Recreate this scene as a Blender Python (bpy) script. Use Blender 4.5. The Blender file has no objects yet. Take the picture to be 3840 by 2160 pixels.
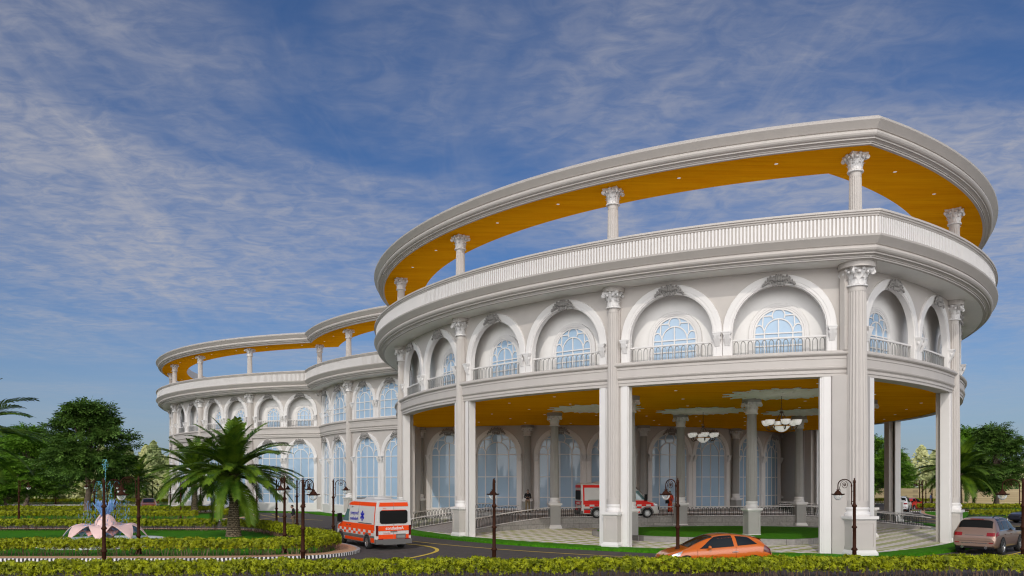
import bpy, math, random
import numpy as np
from mathutils import Vector, Matrix, noise
PI = math.pi
R = math.radians
random.seed(7)
RNG = np.random.default_rng(7)
SC = bpy.context.scene
COL = SC.collection

# ------------------------------------------------------------ helpers
def tag(o, label=None, cat=None, group=None, kind=None):
    if label: o['label'] = label
    if cat: o['category'] = cat
    if group: o['group'] = group
    if kind: o['kind'] = kind
    return o

def empty(name, loc=(0, 0, 0), rz=0.0, label=None, cat=None, group=None):
    o = bpy.data.objects.new(name, None)
    COL.objects.link(o)
    o.location = loc
    o.rotation_euler = (0, 0, rz)
    o.empty_display_size = .2
    return tag(o, label, cat, group)

def copy_tree(o, parent=None):
    c = o.copy()
    COL.objects.link(c)
    if parent is not None: c.parent = parent
    for ch in list(o.children): copy_tree(ch, c)
    return c

def part_copy(o, loc, rz, parent, scale=None):
    c = copy_tree(o, parent)
    c.location = loc
    c.rotation_euler = (0, 0, rz)
    if scale: c.scale = scale
    return c

class MB:
    """collects geometry, builds ONE mesh object"""
    def __init__(s):
        s.v = []; s.f = []; s.sm = []; s.mi = []
    def add(s, vs, fs, smooth=False, mi=0, M=None):
        b = len(s.v)
        if M is not None: vs = [tuple(M @ Vector(p)) for p in vs]
        s.v.extend(vs)
        for f in fs:
            s.f.append([b + i for i in f]); s.sm.append(smooth); s.mi.append(mi)
    def box(s, x0, x1, y0, y1, z0, z1, mi=0, M=None):
        vs = [(x0,y0,z0),(x1,y0,z0),(x1,y1,z0),(x0,y1,z0),(x0,y0,z1),(x1,y0,z1),(x1,y1,z1),(x0,y1,z1)]
        s.add(vs, [(3,2,1,0),(4,5,6,7),(0,1,5,4),(1,2,6,5),(2,3,7,6),(3,0,4,7)], False, mi, M)
    def frustum(s, hx0, hy0, z0, hx1, hy1, z1, mi=0, M=None):
        vs = [(-hx0,-hy0,z0),(hx0,-hy0,z0),(hx0,hy0,z0),(-hx0,hy0,z0),(-hx1,-hy1,z1),(hx1,-hy1,z1),(hx1,hy1,z1),(-hx1,hy1,z1)]
        s.add(vs, [(3,2,1,0),(4,5,6,7),(0,1,5,4),(1,2,6,5),(2,3,7,6),(3,0,4,7)], False, mi, M)
    def grid(s, rows, smooth=True, mi=0, closeu=False, closev=False, M=None, flip=False):
        n = len(rows); m = len(rows[0])
        vs = [tuple(p) for r in rows for p in r]
        fs = []
        for i in range(n if closev else n - 1):
            for j in range(m if closeu else m - 1):
                a = i*m + j; b = i*m + (j+1) % m
                c = ((i+1) % n)*m + (j+1) % m; d = ((i+1) % n)*m + j
                fs.append((a,d,c,b) if flip else (a,b,c,d))
        s.add(vs, fs, smooth, mi, M)
    def lathe(s, prof, n=16, smooth=True, mi=0, M=None, flute=None, caps=True):
        rows = []
        for (r, z) in prof:
            row = []
            for k in range(n):
                a = 2*PI*k/n
                rr = r*(flute if (flute and k % 2) else 1.0)
                row.append((rr*math.cos(a), rr*math.sin(a), z))
            rows.append(row)
        s.grid(rows, smooth, mi, closeu=True, M=M)
        if caps:
            if prof[0][0] > 1e-4: s.add(rows[0], [tuple(range(n-1,-1,-1))], False, mi, M)
            if prof[-1][0] > 1e-4: s.add(rows[-1], [tuple(range(n))], False, mi, M)
    def tube(s, pts, r, n=6, smooth=True, mi=0, M=None, caps=True):
        pts = [Vector(p) for p in pts]
        k = len(pts)
        rs = r if isinstance(r, (list, tuple)) else [r]*k
        rows = []; up = Vector((0,0,1)); prevx = None
        for i in range(k):
            t = (pts[min(i+1,k-1)] - pts[max(i-1,0)])
            if t.length < 1e-9: t = Vector((0,0,1))
            t.normalize()
            if prevx is None:
                ref = up if abs(t.z) < .9 else Vector((1,0,0))
                x = t.cross(ref).normalized()
            else:
                x = prevx - t*prevx.dot(t)
                if x.length < 1e-6: x = t.cross(up)
                x.normalize()
            prevx = x; y = t.cross(x)
            rows.append([tuple(pts[i] + (x*math.cos(2*PI*j/n) + y*math.sin(2*PI*j/n))*rs[i]) for j in range(n)])
        s.grid(rows, smooth, mi, closeu=True, M=M, flip=True)
        if caps:
            s.add(rows[0], [tuple(range(n))], False, mi, M)
            s.add(rows[-1], [tuple(range(n-1,-1,-1))], False, mi, M)
    def sphere(s, c, rx, ry=None, rz=None, n=10, m=7, mi=0, M=None):
        ry = ry or rx; rz = rz or rx
        rows = []
        for i in range(m+1):
            t = PI*i/m
            rows.append([(c[0]+rx*math.sin(t)*math.cos(2*PI*k/n), c[1]+ry*math.sin(t)*math.sin(2*PI*k/n), c[2]-rz*math.cos(t)) for k in range(n)])
        s.grid(rows, True, mi, closeu=True, M=M)
    def prism(s, poly, z0, z1, mi=0, M=None, mi_side=None):
        n = len(poly)
        vs = [(p[0],p[1],z0) for p in poly] + [(p[0],p[1],z1) for p in poly]
        s.add(vs, [tuple(range(n-1,-1,-1)), tuple(range(n,2*n))], False, mi, M)
        s.add(vs, [(i,(i+1)%n,n+(i+1)%n,n+i) for i in range(n)], False, mi if mi_side is None else mi_side, M)
    def map(s, fn, start=0):
        s.v[start:] = [fn(*p) for p in s.v[start:]]
    def mesh(s, name, mats):
        me = bpy.data.meshes.new(name)
        me.from_pydata([tuple(p) for p in s.v], [], s.f)
        me.polygons.foreach_set('use_smooth', s.sm)
        if not isinstance(mats, (list, tuple)): mats = [mats]
        for m in mats: me.materials.append(m)
        if len(mats) > 1: me.polygons.foreach_set('material_index', s.mi)
        me.update()
        return me
    def build(s, name, mats, parent=None):
        o = bpy.data.objects.new(name, s.mesh(name, mats))
        COL.objects.link(o)
        if parent is not None: o.parent = parent
        return o

def quads_mesh(name, V, mats, smooth=False, mi=None):
    """V: (n,4,3) array of quads -> fast mesh"""
    n = len(V)
    me = bpy.data.meshes.new(name)
    me.vertices.add(n*4); me.loops.add(n*4); me.polygons.add(n)
    me.vertices.foreach_set('co', V.reshape(-1).astype(np.float32))
    me.loops.foreach_set('vertex_index', np.arange(n*4, dtype=np.int32))
    me.polygons.foreach_set('loop_start', np.arange(0, n*4, 4, dtype=np.int32))
    if not isinstance(mats, (list, tuple)): mats = [mats]
    for m in mats: me.materials.append(m)
    if mi is not None: me.polygons.foreach_set('material_index', np.asarray(mi, dtype=np.int32))
    me.update(calc_edges=True)
    return me

def mesh_obj(name, me, parent=None):
    o = bpy.data.objects.new(name, me); COL.objects.link(o)
    if parent is not None: o.parent = parent
    return o

# ------------------------------------------------------------ materials
def nodes_of(m):
    m.use_nodes = True
    nt = m.node_tree
    return nt, nt.nodes, nt.links, nt.nodes['Principled BSDF']

def mat(name, col, rough=.6, metal=0.0, spec=.5, var=0.06, vscale=3.0, bump=0.0, bscale=40.0, coat=0.0, emit=None, estr=0, trans=0, stretch=None, sub=0):
    m = bpy.data.materials.new(name)
    nt, N, L, B = nodes_of(m)
    B.inputs['Roughness'].default_value = rough
    B.inputs['Metallic'].default_value = metal
    B.inputs['Specular IOR Level'].default_value = spec
    B.inputs['Coat Weight'].default_value = coat
    B.inputs['Coat Roughness'].default_value = .05
    tc = N.new('ShaderNodeTexCoord')
    mp = N.new('ShaderNodeMapping')
    L.new(tc.outputs['Object'], mp.inputs[0])
    if stretch: mp.inputs['Scale'].default_value = stretch
    if var > 0:
        nz = N.new('ShaderNodeTexNoise'); nz.inputs['Scale'].default_value = vscale; nz.inputs['Detail'].default_value = 5
        L.new(mp.outputs[0], nz.inputs['Vector'])
        rp = N.new('ShaderNodeMapRange')
        rp.inputs[1].default_value = .3; rp.inputs[2].default_value = .7
        rp.inputs[3].default_value = 1-var; rp.inputs[4].default_value = 1+var
        L.new(nz.outputs['Fac'], rp.inputs[0])
        mx = N.new('ShaderNodeVectorMath'); mx.operation = 'SCALE'
        mx.inputs[0].default_value = col[:3]
        L.new(rp.outputs[0], mx.inputs['Scale'])
        L.new(mx.outputs[0], B.inputs['Base Color'])
    else:
        B.inputs['Base Color'].default_value = (*col[:3], 1)
    if bump > 0:
        nb = N.new('ShaderNodeTexNoise'); nb.inputs['Scale'].default_value = bscale; nb.inputs['Detail'].default_value = 4
        L.new(mp.outputs[0], nb.inputs['Vector'])
        bp = N.new('ShaderNodeBump'); bp.inputs['Strength'].default_value = bump; bp.inputs['Distance'].default_value = .02
        L.new(nb.outputs['Fac'], bp.inputs['Height']); L.new(bp.outputs[0], B.inputs['Normal'])
    if emit:
        B.inputs['Emission Color'].default_value = (*emit, 1); B.inputs['Emission Strength'].default_value = estr
    if trans: B.inputs['Transmission Weight'].default_value = trans
    return m

def leaf_mat(name, c1, c2, scale=1.5, rough=.55, tl=.25):
    """foliage: two hues mixed by noise, a little light through the leaf"""
    m = bpy.data.materials.new(name)
    nt, N, L, B = nodes_of(m)
    tc = N.new('ShaderNodeTexCoord'); nz = N.new('ShaderNodeTexNoise')
    nz.inputs['Scale'].default_value = scale; nz.inputs['Detail'].default_value = 3
    oi = N.new('ShaderNodeObjectInfo'); ad = N.new('ShaderNodeVectorMath'); ad.operation = 'ADD'
    L.new(tc.outputs['Object'], ad.inputs[0]); L.new(oi.outputs['Location'], ad.inputs[1])
    L.new(ad.outputs[0], nz.inputs['Vector'])
    cr = N.new('ShaderNodeValToRGB')
    cr.color_ramp.elements[0].position = .35; cr.color_ramp.elements[0].color = (*c1, 1)
    cr.color_ramp.elements[1].position = .65; cr.color_ramp.elements[1].color = (*c2, 1)
    L.new(nz.outputs['Fac'], cr.inputs[0]); L.new(cr.outputs[0], B.inputs['Base Color'])
    B.inputs['Roughness'].default_value = rough; B.inputs['Specular IOR Level'].default_value = .25
    tr = N.new('ShaderNodeBsdfTranslucent'); L.new(cr.outputs[0], tr.inputs[0])
    mx = N.new('ShaderNodeMixShader'); mx.inputs[0].default_value = tl
    L.new(B.outputs[0], mx.inputs[1]); L.new(tr.outputs[0], mx.inputs[2])
    L.new(mx.outputs[0], N['Material Output'].inputs[0])
    return m

def wood_mat():
    m = bpy.data.materials.new('wood_boards')
    nt, N, L, B = nodes_of(m)
    tc = N.new('ShaderNodeTexCoord')
    def noise_(scale, st, det):
        mp = N.new('ShaderNodeMapping'); mp.inputs['Scale'].default_value = st
        L.new(tc.outputs['Object'], mp.inputs[0])
        nz = N.new('ShaderNodeTexNoise'); nz.inputs['Scale'].default_value = scale; nz.inputs['Detail'].default_value = det
        nz.inputs['Distortion'].default_value = .6
        L.new(mp.outputs[0], nz.inputs['Vector']); return nz
    a = noise_(1.0, (.18, 2.2, 1), 6); b = noise_(1.0, (.5, 14, 1), 4)
    ad = N.new('ShaderNodeMath'); ad.operation = 'ADD'
    L.new(a.outputs['Fac'], ad.inputs[0]); L.new(b.outputs['Fac'], ad.inputs[1])
    cr = N.new('ShaderNodeValToRGB')
    e = cr.color_ramp.elements
    e[0].position = .34; e[0].color = (.80, .29, .003, 1)
    e[1].position = .66; e[1].color = (.98, .45, .008, 1)
    hv = N.new('ShaderNodeMath'); hv.operation = 'MULTIPLY'; hv.inputs[1].default_value = .5
    L.new(ad.outputs[0], hv.inputs[0]); L.new(hv.outputs[0], cr.inputs[0])
    L.new(cr.outputs[0], B.inputs['Base Color'])
    B.inputs['Roughness'].default_value = .8; B.inputs['Specular IOR Level'].default_value = .0
    return m

def paving_mat():
    m = bpy.data.materials.new('grass_pavers')
    nt, N, L, B = nodes_of(m)
    tc = N.new('ShaderNodeTexCoord'); sx = N.new('ShaderNodeSeparateXYZ')
    L.new(tc.outputs['Object'], sx.inputs[0])
    def mth(op, a, b=None):
        n = N.new('ShaderNodeMath'); n.operation = op
        for i, q in enumerate((a, b)):
            if q is None: continue
            if isinstance(q, (int, float)): n.inputs[i].default_value = q
            else: L.new(q, n.inputs[i])
        return n.outputs[0]
    X, Y = sx.outputs[0], sx.outputs[1]
    ca, sa = math.cos(R(-41)), math.sin(R(-41))
    U = mth('DIVIDE', mth('ADD', mth('MULTIPLY', X, ca), mth('MULTIPLY', Y, sa)), .95)
    V = mth('DIVIDE', mth('ADD', mth('MULTIPLY', X, -sa), mth('MULTIPLY', Y, ca)), .95)
    cf, rowf = mth('FRACT', U), mth('FRACT', V)
    g = mth('MULTIPLY', mth('LESS_THAN', rowf, .60), mth('LESS_THAN', cf, .60))
    nz = N.new('ShaderNodeTexNoise'); nz.inputs['Scale'].default_value = 9; nz.inputs['Detail'].default_value = 4
    L.new(tc.outputs['Object'], nz.inputs['Vector'])
    gr = N.new('ShaderNodeValToRGB'); gr.color_ramp.elements[0].color = (.27,.32,.05,1); gr.color_ramp.elements[1].color = (.47,.51,.13,1)
    gr.color_ramp.elements[0].position = .35; gr.color_ramp.elements[1].position = .65
    L.new(nz.outputs['Fac'], gr.inputs[0])
    st = N.new('ShaderNodeValToRGB'); st.color_ramp.elements[0].color = (.74,.70,.66,1); st.color_ramp.elements[1].color = (.83,.79,.75,1)
    L.new(nz.outputs['Fac'], st.inputs[0])
    # paver joints
    j1 = mth('LESS_THAN', mth('FRACT', mth('ADD', cf, .22)), .014); j2 = mth('LESS_THAN', rowf, .02)
    j = mth('MAXIMUM', j1, j2)
    mx = N.new('ShaderNodeMix'); mx.data_type = 'RGBA'
    L.new(g, mx.inputs[0]); L.new(st.outputs[0], mx.inputs[6]); L.new(gr.outputs[0], mx.inputs[7])
    mj = N.new('ShaderNodeMix'); mj.data_type = 'RGBA'
    L.new(mth('MULTIPLY', j, .5), mj.inputs[0]); L.new(mx.outputs[2], mj.inputs[6]); mj.inputs[7].default_value = (.3,.28,.25,1)
    L.new(mj.outputs[2], B.inputs['Base Color']); B.inputs['Roughness'].default_value = .8
    return m

def block_mat(name, c1, c2, mortar, sc, bw=.9, bh=.35, bump=.4, rough=.85, axis='XZ', msize=.012):
    m = bpy.data.materials.new(name)
    nt, N, L, B = nodes_of(m)
    tc = N.new('ShaderNodeTexCoord'); uv = tc.outputs['UV'] if axis == 'UV' else tc.outputs['Object']
    src = uv
    if axis == 'XZ':
        sx = N.new('ShaderNodeSeparateXYZ'); cb = N.new('ShaderNodeCombineXYZ')
        L.new(uv, sx.inputs[0]); 
        ad = N.new('ShaderNodeMath'); ad.operation = 'ADD'; L.new(sx.outputs[0], ad.inputs[0]); L.new(sx.outputs[1], ad.inputs[1])
        L.new(ad.outputs[0], cb.inputs[0]); L.new(sx.outputs[2], cb.inputs[1]); src = cb.outputs[0]
    br = N.new('ShaderNodeTexBrick'); br.inputs['Scale'].default_value = sc
    br.inputs['Color1'].default_value = (*c1,1); br.inputs['Color2'].default_value = (*c2,1); br.inputs['Mortar'].default_value = (*mortar,1)
    br.inputs['Brick Width'].default_value = bw; br.inputs['Row Height'].default_value = bh; br.inputs['Mortar Size'].default_value = msize
    L.new(src, br.inputs['Vector'])
    nz = N.new('ShaderNodeTexNoise'); nz.inputs['Scale'].default_value = 6; nz.inputs['Detail'].default_value = 6
    L.new(src, nz.inputs['Vector'])
    mx = N.new('ShaderNodeMix'); mx.data_type = 'RGBA'; mx.blend_type = 'OVERLAY'; mx.inputs[0].default_value = .45
    L.new(br.outputs['Color'], mx.inputs[6]); L.new(nz.outputs['Fac'], mx.inputs[7])
    L.new(mx.outputs[2], B.inputs['Base Color']); B.inputs['Roughness'].default_value = rough
    bp = N.new('ShaderNodeBump'); bp.inputs['Strength'].default_value = bump; bp.inputs['Distance'].default_value = .03
    L.new(nz.outputs['Fac'], bp.inputs['Height']); L.new(bp.outputs[0], B.inputs['Normal'])
    return m

def glass_pane_mat():
    m = bpy.data.materials.new('window_glass')
    nt, N, L, B = nodes_of(m)
    B.inputs['Base Color'].default_value = (.35, .48, .62, 1)
    B.inputs['Roughness'].default_value = .03
    B.inputs['Specular IOR Level'].default_value = .5
    B.inputs['IOR'].default_value = 1.5
    tc = N.new('ShaderNodeTexCoord'); nz = N.new('ShaderNodeTexNoise'); nz.inputs['Scale'].default_value = .5
    L.new(tc.outputs['Object'], nz.inputs['Vector'])
    bp = N.new('ShaderNodeBump'); bp.inputs['Strength'].default_value = .006; bp.inputs['Distance'].default_value = .1
    L.new(nz.outputs['Fac'], bp.inputs['Height']); L.new(bp.outputs[0], B.inputs['Normal'])
    return m

def clear_glass(name, tint=(.9,.95,1), rough=.02, alpha=.35):
    m = bpy.data.materials.new(name)
    nt, N, L, B = nodes_of(m)
    B.inputs['Base Color'].default_value = (*tint, 1); B.inputs['Roughness'].default_value = rough
    tr = N.new('ShaderNodeBsdfTransparent'); mx = N.new('ShaderNodeMixShader')
    fr = N.new('ShaderNodeFresnel'); fr.inputs[0].default_value = 1.5
    mp = N.new('ShaderNodeMapRange'); mp.inputs[3].default_value = alpha*.4; mp.inputs[4].default_value = 1
    L.new(fr.outputs[0], mp.inputs[0]); L.new(mp.outputs[0], mx.inputs[0])
    L.new(tr.outputs[0], mx.inputs[1]); L.new(B.outputs[0], mx.inputs[2]); L.new(mx.outputs[0], N['Material Output'].inputs[0])
    return m

M = {}
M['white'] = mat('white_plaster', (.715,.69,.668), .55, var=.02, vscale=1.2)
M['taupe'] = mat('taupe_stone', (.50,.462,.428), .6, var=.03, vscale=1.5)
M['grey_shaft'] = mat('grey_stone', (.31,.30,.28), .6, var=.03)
M['capital'] = mat('capital_plaster', (.70,.68,.665), .6, var=.03)
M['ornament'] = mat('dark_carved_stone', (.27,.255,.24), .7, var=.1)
M['wood'] = wood_mat()
M['glass'] = glass_pane_mat()
M['loggia'] = mat('loggia_plaster', (.80,.78,.755), .7, var=.02)  # paler than the facade white: albedo raised to lift the shaded recess
M['soffit'] = mat('soffit_plaster', (.88,.865,.83), .7, var=.02)  # albedo raised to brighten shaded undersides and bounce light off the roof deck
M['railmetal'] = mat('dark_rail_metal', (.03,.035,.03), .4, metal=.3, var=0)
M['railgrey'] = mat('grey_rail_metal', (.30,.29,.27), .35, metal=.4, var=0)
M['lampmetal'] = mat('brown_lamp_metal', (.042,.015,.008), .65, spec=.1, var=.1)
M['bowl'] = clear_glass('lamp_glass', (.85,.88,.85), .05, .5)
M['disc'] = mat('light_disc', (.9,.9,.88), .4, var=0, emit=(1,.97,.9), estr=.4)
M['medal'] = mat('medallion_plaster', (.84,.84,.80), .7, var=.04)
M['asphalt'] = mat('asphalt', (.07,.058,.054), .9, var=.22, vscale=2.2, bump=.5, bscale=60)
M['yellow'] = mat('yellow_paint', (.72,.52,.06), .7, var=.08)
M['grass'] = None
M['paving'] = paving_mat()
M['kerbwhite'] = mat('white_paint', (.78,.76,.74), .6, var=.05)
M['kerbblack'] = mat('black_paint', (.015,.015,.015), .6, var=0)
M['tan'] = block_mat('tan_pavers', (.62,.36,.21), (.56,.32,.18), (.42,.25,.15), 1.0, .4, .2, .15, .85, 'OBJ')
M['granite'] = block_mat('grey_stone_blocks', (.24,.225,.21), (.30,.285,.265), (.12,.11,.10), 1.0, 1.1, .42, .5)
M['concrete'] = mat('grey_concrete', (.62,.59,.56), .85, var=.08, vscale=4, bump=.2)
M['drive'] = block_mat('driveway_pavers', (.36,.335,.32), (.32,.295,.28), (.24,.22,.21), 1.0, .5, .25, .2, .85, 'OBJ')
M['wallstone'] = block_mat('sandstone_blocks', (.60,.47,.28), (.52,.40,.23), (.40,.31,.19), 1.0, .95, .4, .6, .9)
M['hedge'] = leaf_mat('hedge_leaves', (.12,.15,.004), (.375,.405,.008), 5.0, tl=.03)
M['stem'] = mat('hedge_stem', (.16,.10,.06), .8, var=.2)
M['palmleaf'] = leaf_mat('palm_leaflets', (.028,.072,.005), (.125,.205,.012), 1.2, .5, .04)
M['palmtrunk'] = block_mat('palm_bark', (.30,.23,.15), (.22,.165,.105), (.07,.05,.03), 1.0, .22, .11, .9, .9, 'XZ', .03)
M['treeleaf'] = leaf_mat('dark_tree_leaves', (.035,.085,.012), (.12,.22,.035), .9, tl=.05)
M['treeleaf2'] = leaf_mat('bright_tree_leaves', (.07,.17,.010), (.19,.37,.03), .9, tl=.08)
M['bark'] = mat('tree_bark', (.14,.10,.075), .9, var=.25, bump=.6, bscale=14)
M['forest'] = leaf_mat('hazy_forest_leaves', (.36,.42,.18), (.66,.66,.33), .06, .8, .2)  # distance haze painted into the pale leaf colours
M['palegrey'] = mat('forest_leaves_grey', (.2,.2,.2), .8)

def grass_mat(name='mown_grass', c0=(.014,.090,.003), c1=(.095,.33,.010)):
    m = bpy.data.materials.new(name)
    nt, N, L, B = nodes_of(m)
    tc = N.new('ShaderNodeTexCoord'); mp = N.new('ShaderNodeMapping'); mp.inputs['Scale'].default_value = (1, 3.0, 1)
    L.new(tc.outputs['Object'], mp.inputs[0])
    nz = N.new('ShaderNodeTexNoise'); nz.inputs['Scale'].default_value = 3.5; nz.inputs['Detail'].default_value = 8; nz.inputs['Roughness'].default_value = .75
    L.new(mp.outputs[0], nz.inputs['Vector'])
    cr = N.new('ShaderNodeValToRGB'); cr.color_ramp.elements[0].position = .3; cr.color_ramp.elements[1].position = .72
    cr.color_ramp.elements[0].color = (*c0,1); cr.color_ramp.elements[1].color = (*c1,1)
    L.new(nz.outputs['Fac'], cr.inputs[0]); L.new(cr.outputs[0], B.inputs['Base Color'])
    B.inputs['Roughness'].default_value = .9; B.inputs['Specular IOR Level'].default_value = .1
    bp = N.new('ShaderNodeBump'); bp.inputs['Strength'].default_value = .8; bp.inputs['Distance'].default_value = .05
    L.new(nz.outputs['Fac'], bp.inputs['Height']); L.new(bp.outputs[0], B.inputs['Normal'])
    return m
M['grass'] = grass_mat()
# ------------------------------------------------------------ plan of the building
A0 = np.array([15.8, 36.65])                     # corner column of the entrance porch
AXD = np.array([math.cos(R(99.05)), math.sin(R(99.05))])
UXD = np.array([AXD[1], -AXD[0]])
def loc(u, t): 
    p = A0 + u*UXD + t*AXD
    return float(p[0]), float(p[1])
def mirror(p):
    d = np.asarray(p, float) - A0
    u, t = d @ UXD, d @ AXD
    return loc(-u, t)

class Arc:
    def __init__(s, c, r, a0): s.c = np.array(c, float); s.r = r; s.a0 = R(a0)
    def ang(s, sv): return s.a0 + sv/s.r
    def P(s, sv, o, z):
        a = s.a0 + sv/s.r
        return (s.c[0] + (s.r+o)*math.cos(a), s.c[1] + (s.r+o)*math.sin(a), z)
    def rz(s, sv): return s.ang(sv) + PI/2

P1 = Arc((22.6, 68.0), 32.08, 257.76)            # s=0 at the corner column, negative to the left
c2 = mirror((22.6, 68.0))
aA = math.degrees(math.atan2(A0[1]-c2[1], A0[0]-c2[0])) % 360
P2 = Arc(c2, 32.08, aA)                          # s positive to the right
DR = Arc((4.87, 97.02), 27.63, 198.91)           # main drum
DM = Arc(mirror((4.87, 97.02)), 27.63, 0)
WG = Arc((-13.61, 122.46), 35.79, 258.06)        # left wing, s=0 at the junction
wm = mirror((-13.61, 122.46))
WM = Arc(wm, 35.79, 0)
jm = mirror((-21.02, 87.44))
WM.a0 = math.atan2(jm[1]-wm[1], jm[0]-wm[0]) % (2*PI)
dm0 = mirror(DR.P(0, 0, 0)[:2])
BAYP = R(20.6)*32.08
BAYW = R(14.97)*35.79
BAYD = R(21.27)*27.63

def isect(a, b, o, near):
    ra, rb = a.r+o, b.r+o
    d = b.c - a.c; L = np.hypot(*d); x = (ra*ra - rb*rb + L*L)/(2*L)
    h = math.sqrt(max(ra*ra - x*x, 0)); e = d/L; n = np.array([-e[1], e[0]])
    c = [a.c + e*x + n*h, a.c + e*x - n*h]
    return min(c, key=lambda p: np.hypot(*(p - np.asarray(near))))

NEARJ = [(-21.1, 87.7), (-9.2, 71.5), tuple(A0), mirror((-9.2, 71.5)), mirror((-21.1, 87.7))]
CHAIN = [WG, DR, P1, P2, DM, WM]
NSEG = [72, 24, 72, 72, 24, 40]
def outline(o):
    """plan line of the whole front at offset o outside the column line, as a list per arc"""
    js = []
    for i in range(5): js.append(isect(CHAIN[i], CHAIN[i+1], o, NEARJ[i]))
    out = []
    for i, a in enumerate(CHAIN):
        def an(p): return math.atan2(p[1]-a.c[1], p[0]-a.c[0])
        if i == 0: a0 = R(140); a1 = an(js[0]) % (2*PI)
        elif i == 5:
            a0 = an(js[4]) % (2*PI); p = mirror((WG.c[0] + math.cos(R(140))*WG.r, WG.c[1] + math.sin(R(140))*WG.r))
            a1 = an(p) % (2*PI)
        else: a0 = an(js[i-1]) % (2*PI); a1 = an(js[i]) % (2*PI)
        if a1 < a0: a1 += 2*PI
        n = NSEG[i]
        out.append([(a.c[0]+(a.r+o)*math.cos(a0+(a1-a0)*k/n), a.c[1]+(a.r+o)*math.sin(a0+(a1-a0)*k/n)) for k in range(n+1)])
    return out

def sweep_outline(mb, prof, smooth_from=None, mi=0):
    """prof: list of (o,z). One hard-edged strip per profile segment, following the whole front."""
    lines = [outline(o) for o, z in prof]
    for k in range(len(prof)-1):
        for i in range(6):
            la, lb = lines[k][i], lines[k+1][i]
            n = len(la)
            vs = [(p[0], p[1], prof[k][1]) for p in la] + [(p[0], p[1], prof[k+1][1]) for p in lb]
            mb.add(vs, [(j, j+1, n+j+1, n+j) for j in range(n-1)], True, mi)

# ------------------------------------------------------------ the hospital building
BLD = empty('hospital_building', (A0[0], A0[1]+20, 0), 0,
            'white two storey domeless hospital with curved arcaded fronts and ring shaped roof canopies', 'hospital')
BLD['label'] = 'white curved hospital with arcades, fluted columns and open orange soffit roof rings'
class _P: pass
BINV = Matrix.Translation((-BLD.location.x, -BLD.location.y, 0))
def bpart(mb, name, mats, parent=None):
    """world-space mesh -> part of the building"""
    o = mb.build(name, mats)
    o.parent = parent or BLD
    if parent is None: o.matrix_parent_inverse = BINV
    return o

ZF, ZC, ZS = 9.52, 8.36, 13.43     # balcony floor, ground ceiling, upper soffit

# cornice / parapet / entablature / roof canopy
CORN = [(1.0,0),(1.14,0),(1.14,.07),(1.19,.07),(1.19,.11),(1.30,.16),(1.36,.16),(1.36,.22),(1.44,.24),(1.50,.29),(1.54,.36),(1.54,.42),(1.50,.47),(1.44,.49),(1.44,.53),(1.50,.53),(1.78,.82),(1.80,.90),(1.66,.93)]
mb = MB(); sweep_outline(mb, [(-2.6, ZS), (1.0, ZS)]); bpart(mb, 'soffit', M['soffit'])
mb = MB(); sweep_outline(mb, [(o, ZS+z) for o, z in CORN]); bpart(mb, 'cornice', M['taupe'])
mb = MB(); sweep_outline(mb, [(1.58, 14.34), (1.58, 15.14), (1.64, 15.16), (1.66, 15.22), (1.72, 15.25), (1.72, 15.31), (1.78, 15.33), (1.78, 15.42), (1.42, 15.42), (1.42, 14.2)])
PARA = mb
def even_points(line, step):
    pts = [np.array(p) for p in line]
    seg = [np.hypot(*(pts[i+1]-pts[i])) for i in range(len(pts)-1)]
    tot = sum(seg); n = int(tot/step); st = tot/n; out = []
    i = 0; acc = 0
    for k in range(n):
        d = (k+.5)*st
        while acc + seg[i] < d: acc += seg[i]; i += 1
        f = (d-acc)/seg[i]; t = (pts[i+1]-pts[i])/seg[i]
        out.append((pts[i] + (pts[i+1]-pts[i])*f, t))
    return out
o_par = bpart(PARA, 'parapet', M['taupe'])
mb = MB()
for ln in outline(1.60):
    for p, t in even_points(ln, .158):
        mtx = Matrix(((t[0], -t[1], 0, p[0]), (t[1], t[0], 0, p[1]), (0,0,1,0), (0,0,0,1)))
        mb.box(-.039, .039, -.055, .03, 14.37, 15.13, M=mtx)
bpart(mb, 'parapet_slats', M['white'], o_par)
# roof canopy ring
mb = MB(); sweep_outline(mb, [(-2.1, 18.5), (1.0, 18.5)]); ring_soffit = bpart(mb, 'canopy_soffit', M['wood'])
mb = MB(); sweep_outline(mb, [(o, 18.5+z*1.02) for o, z in CORN[:-1]] + [(1.62, 19.55), (-2.0, 19.6), (-2.1, 19.5), (-2.1, 18.5)]); bpart(mb, 'roof_canopy', M['taupe'])
# entablature between the storeys
ENT = [(-.75, ZC-.02), (-.02, ZC-.02), (-.02, ZC+.10), (.02, ZC+.13), (.02, ZC+.2), (.0, ZC+.22), (.0, ZC+.27), (.08, ZC+.34), (.10, ZC+.40), (.06, ZC+.42), (.06, ZC+.78), (.09, ZC+.79), (.09, ZC+.85), (.06, ZC+.86), (.06, ZC+.92), (.14, ZC+.95), (.19, ZC+1.0), (.2, ZC+1.06), (.17, ZC+1.11), (.12, ZC+1.13), (.12, ZF), (-2.6, ZF)]
mb = MB(); sweep_outline(mb, ENT); bpart(mb, 'entablature', M['taupe'])
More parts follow.
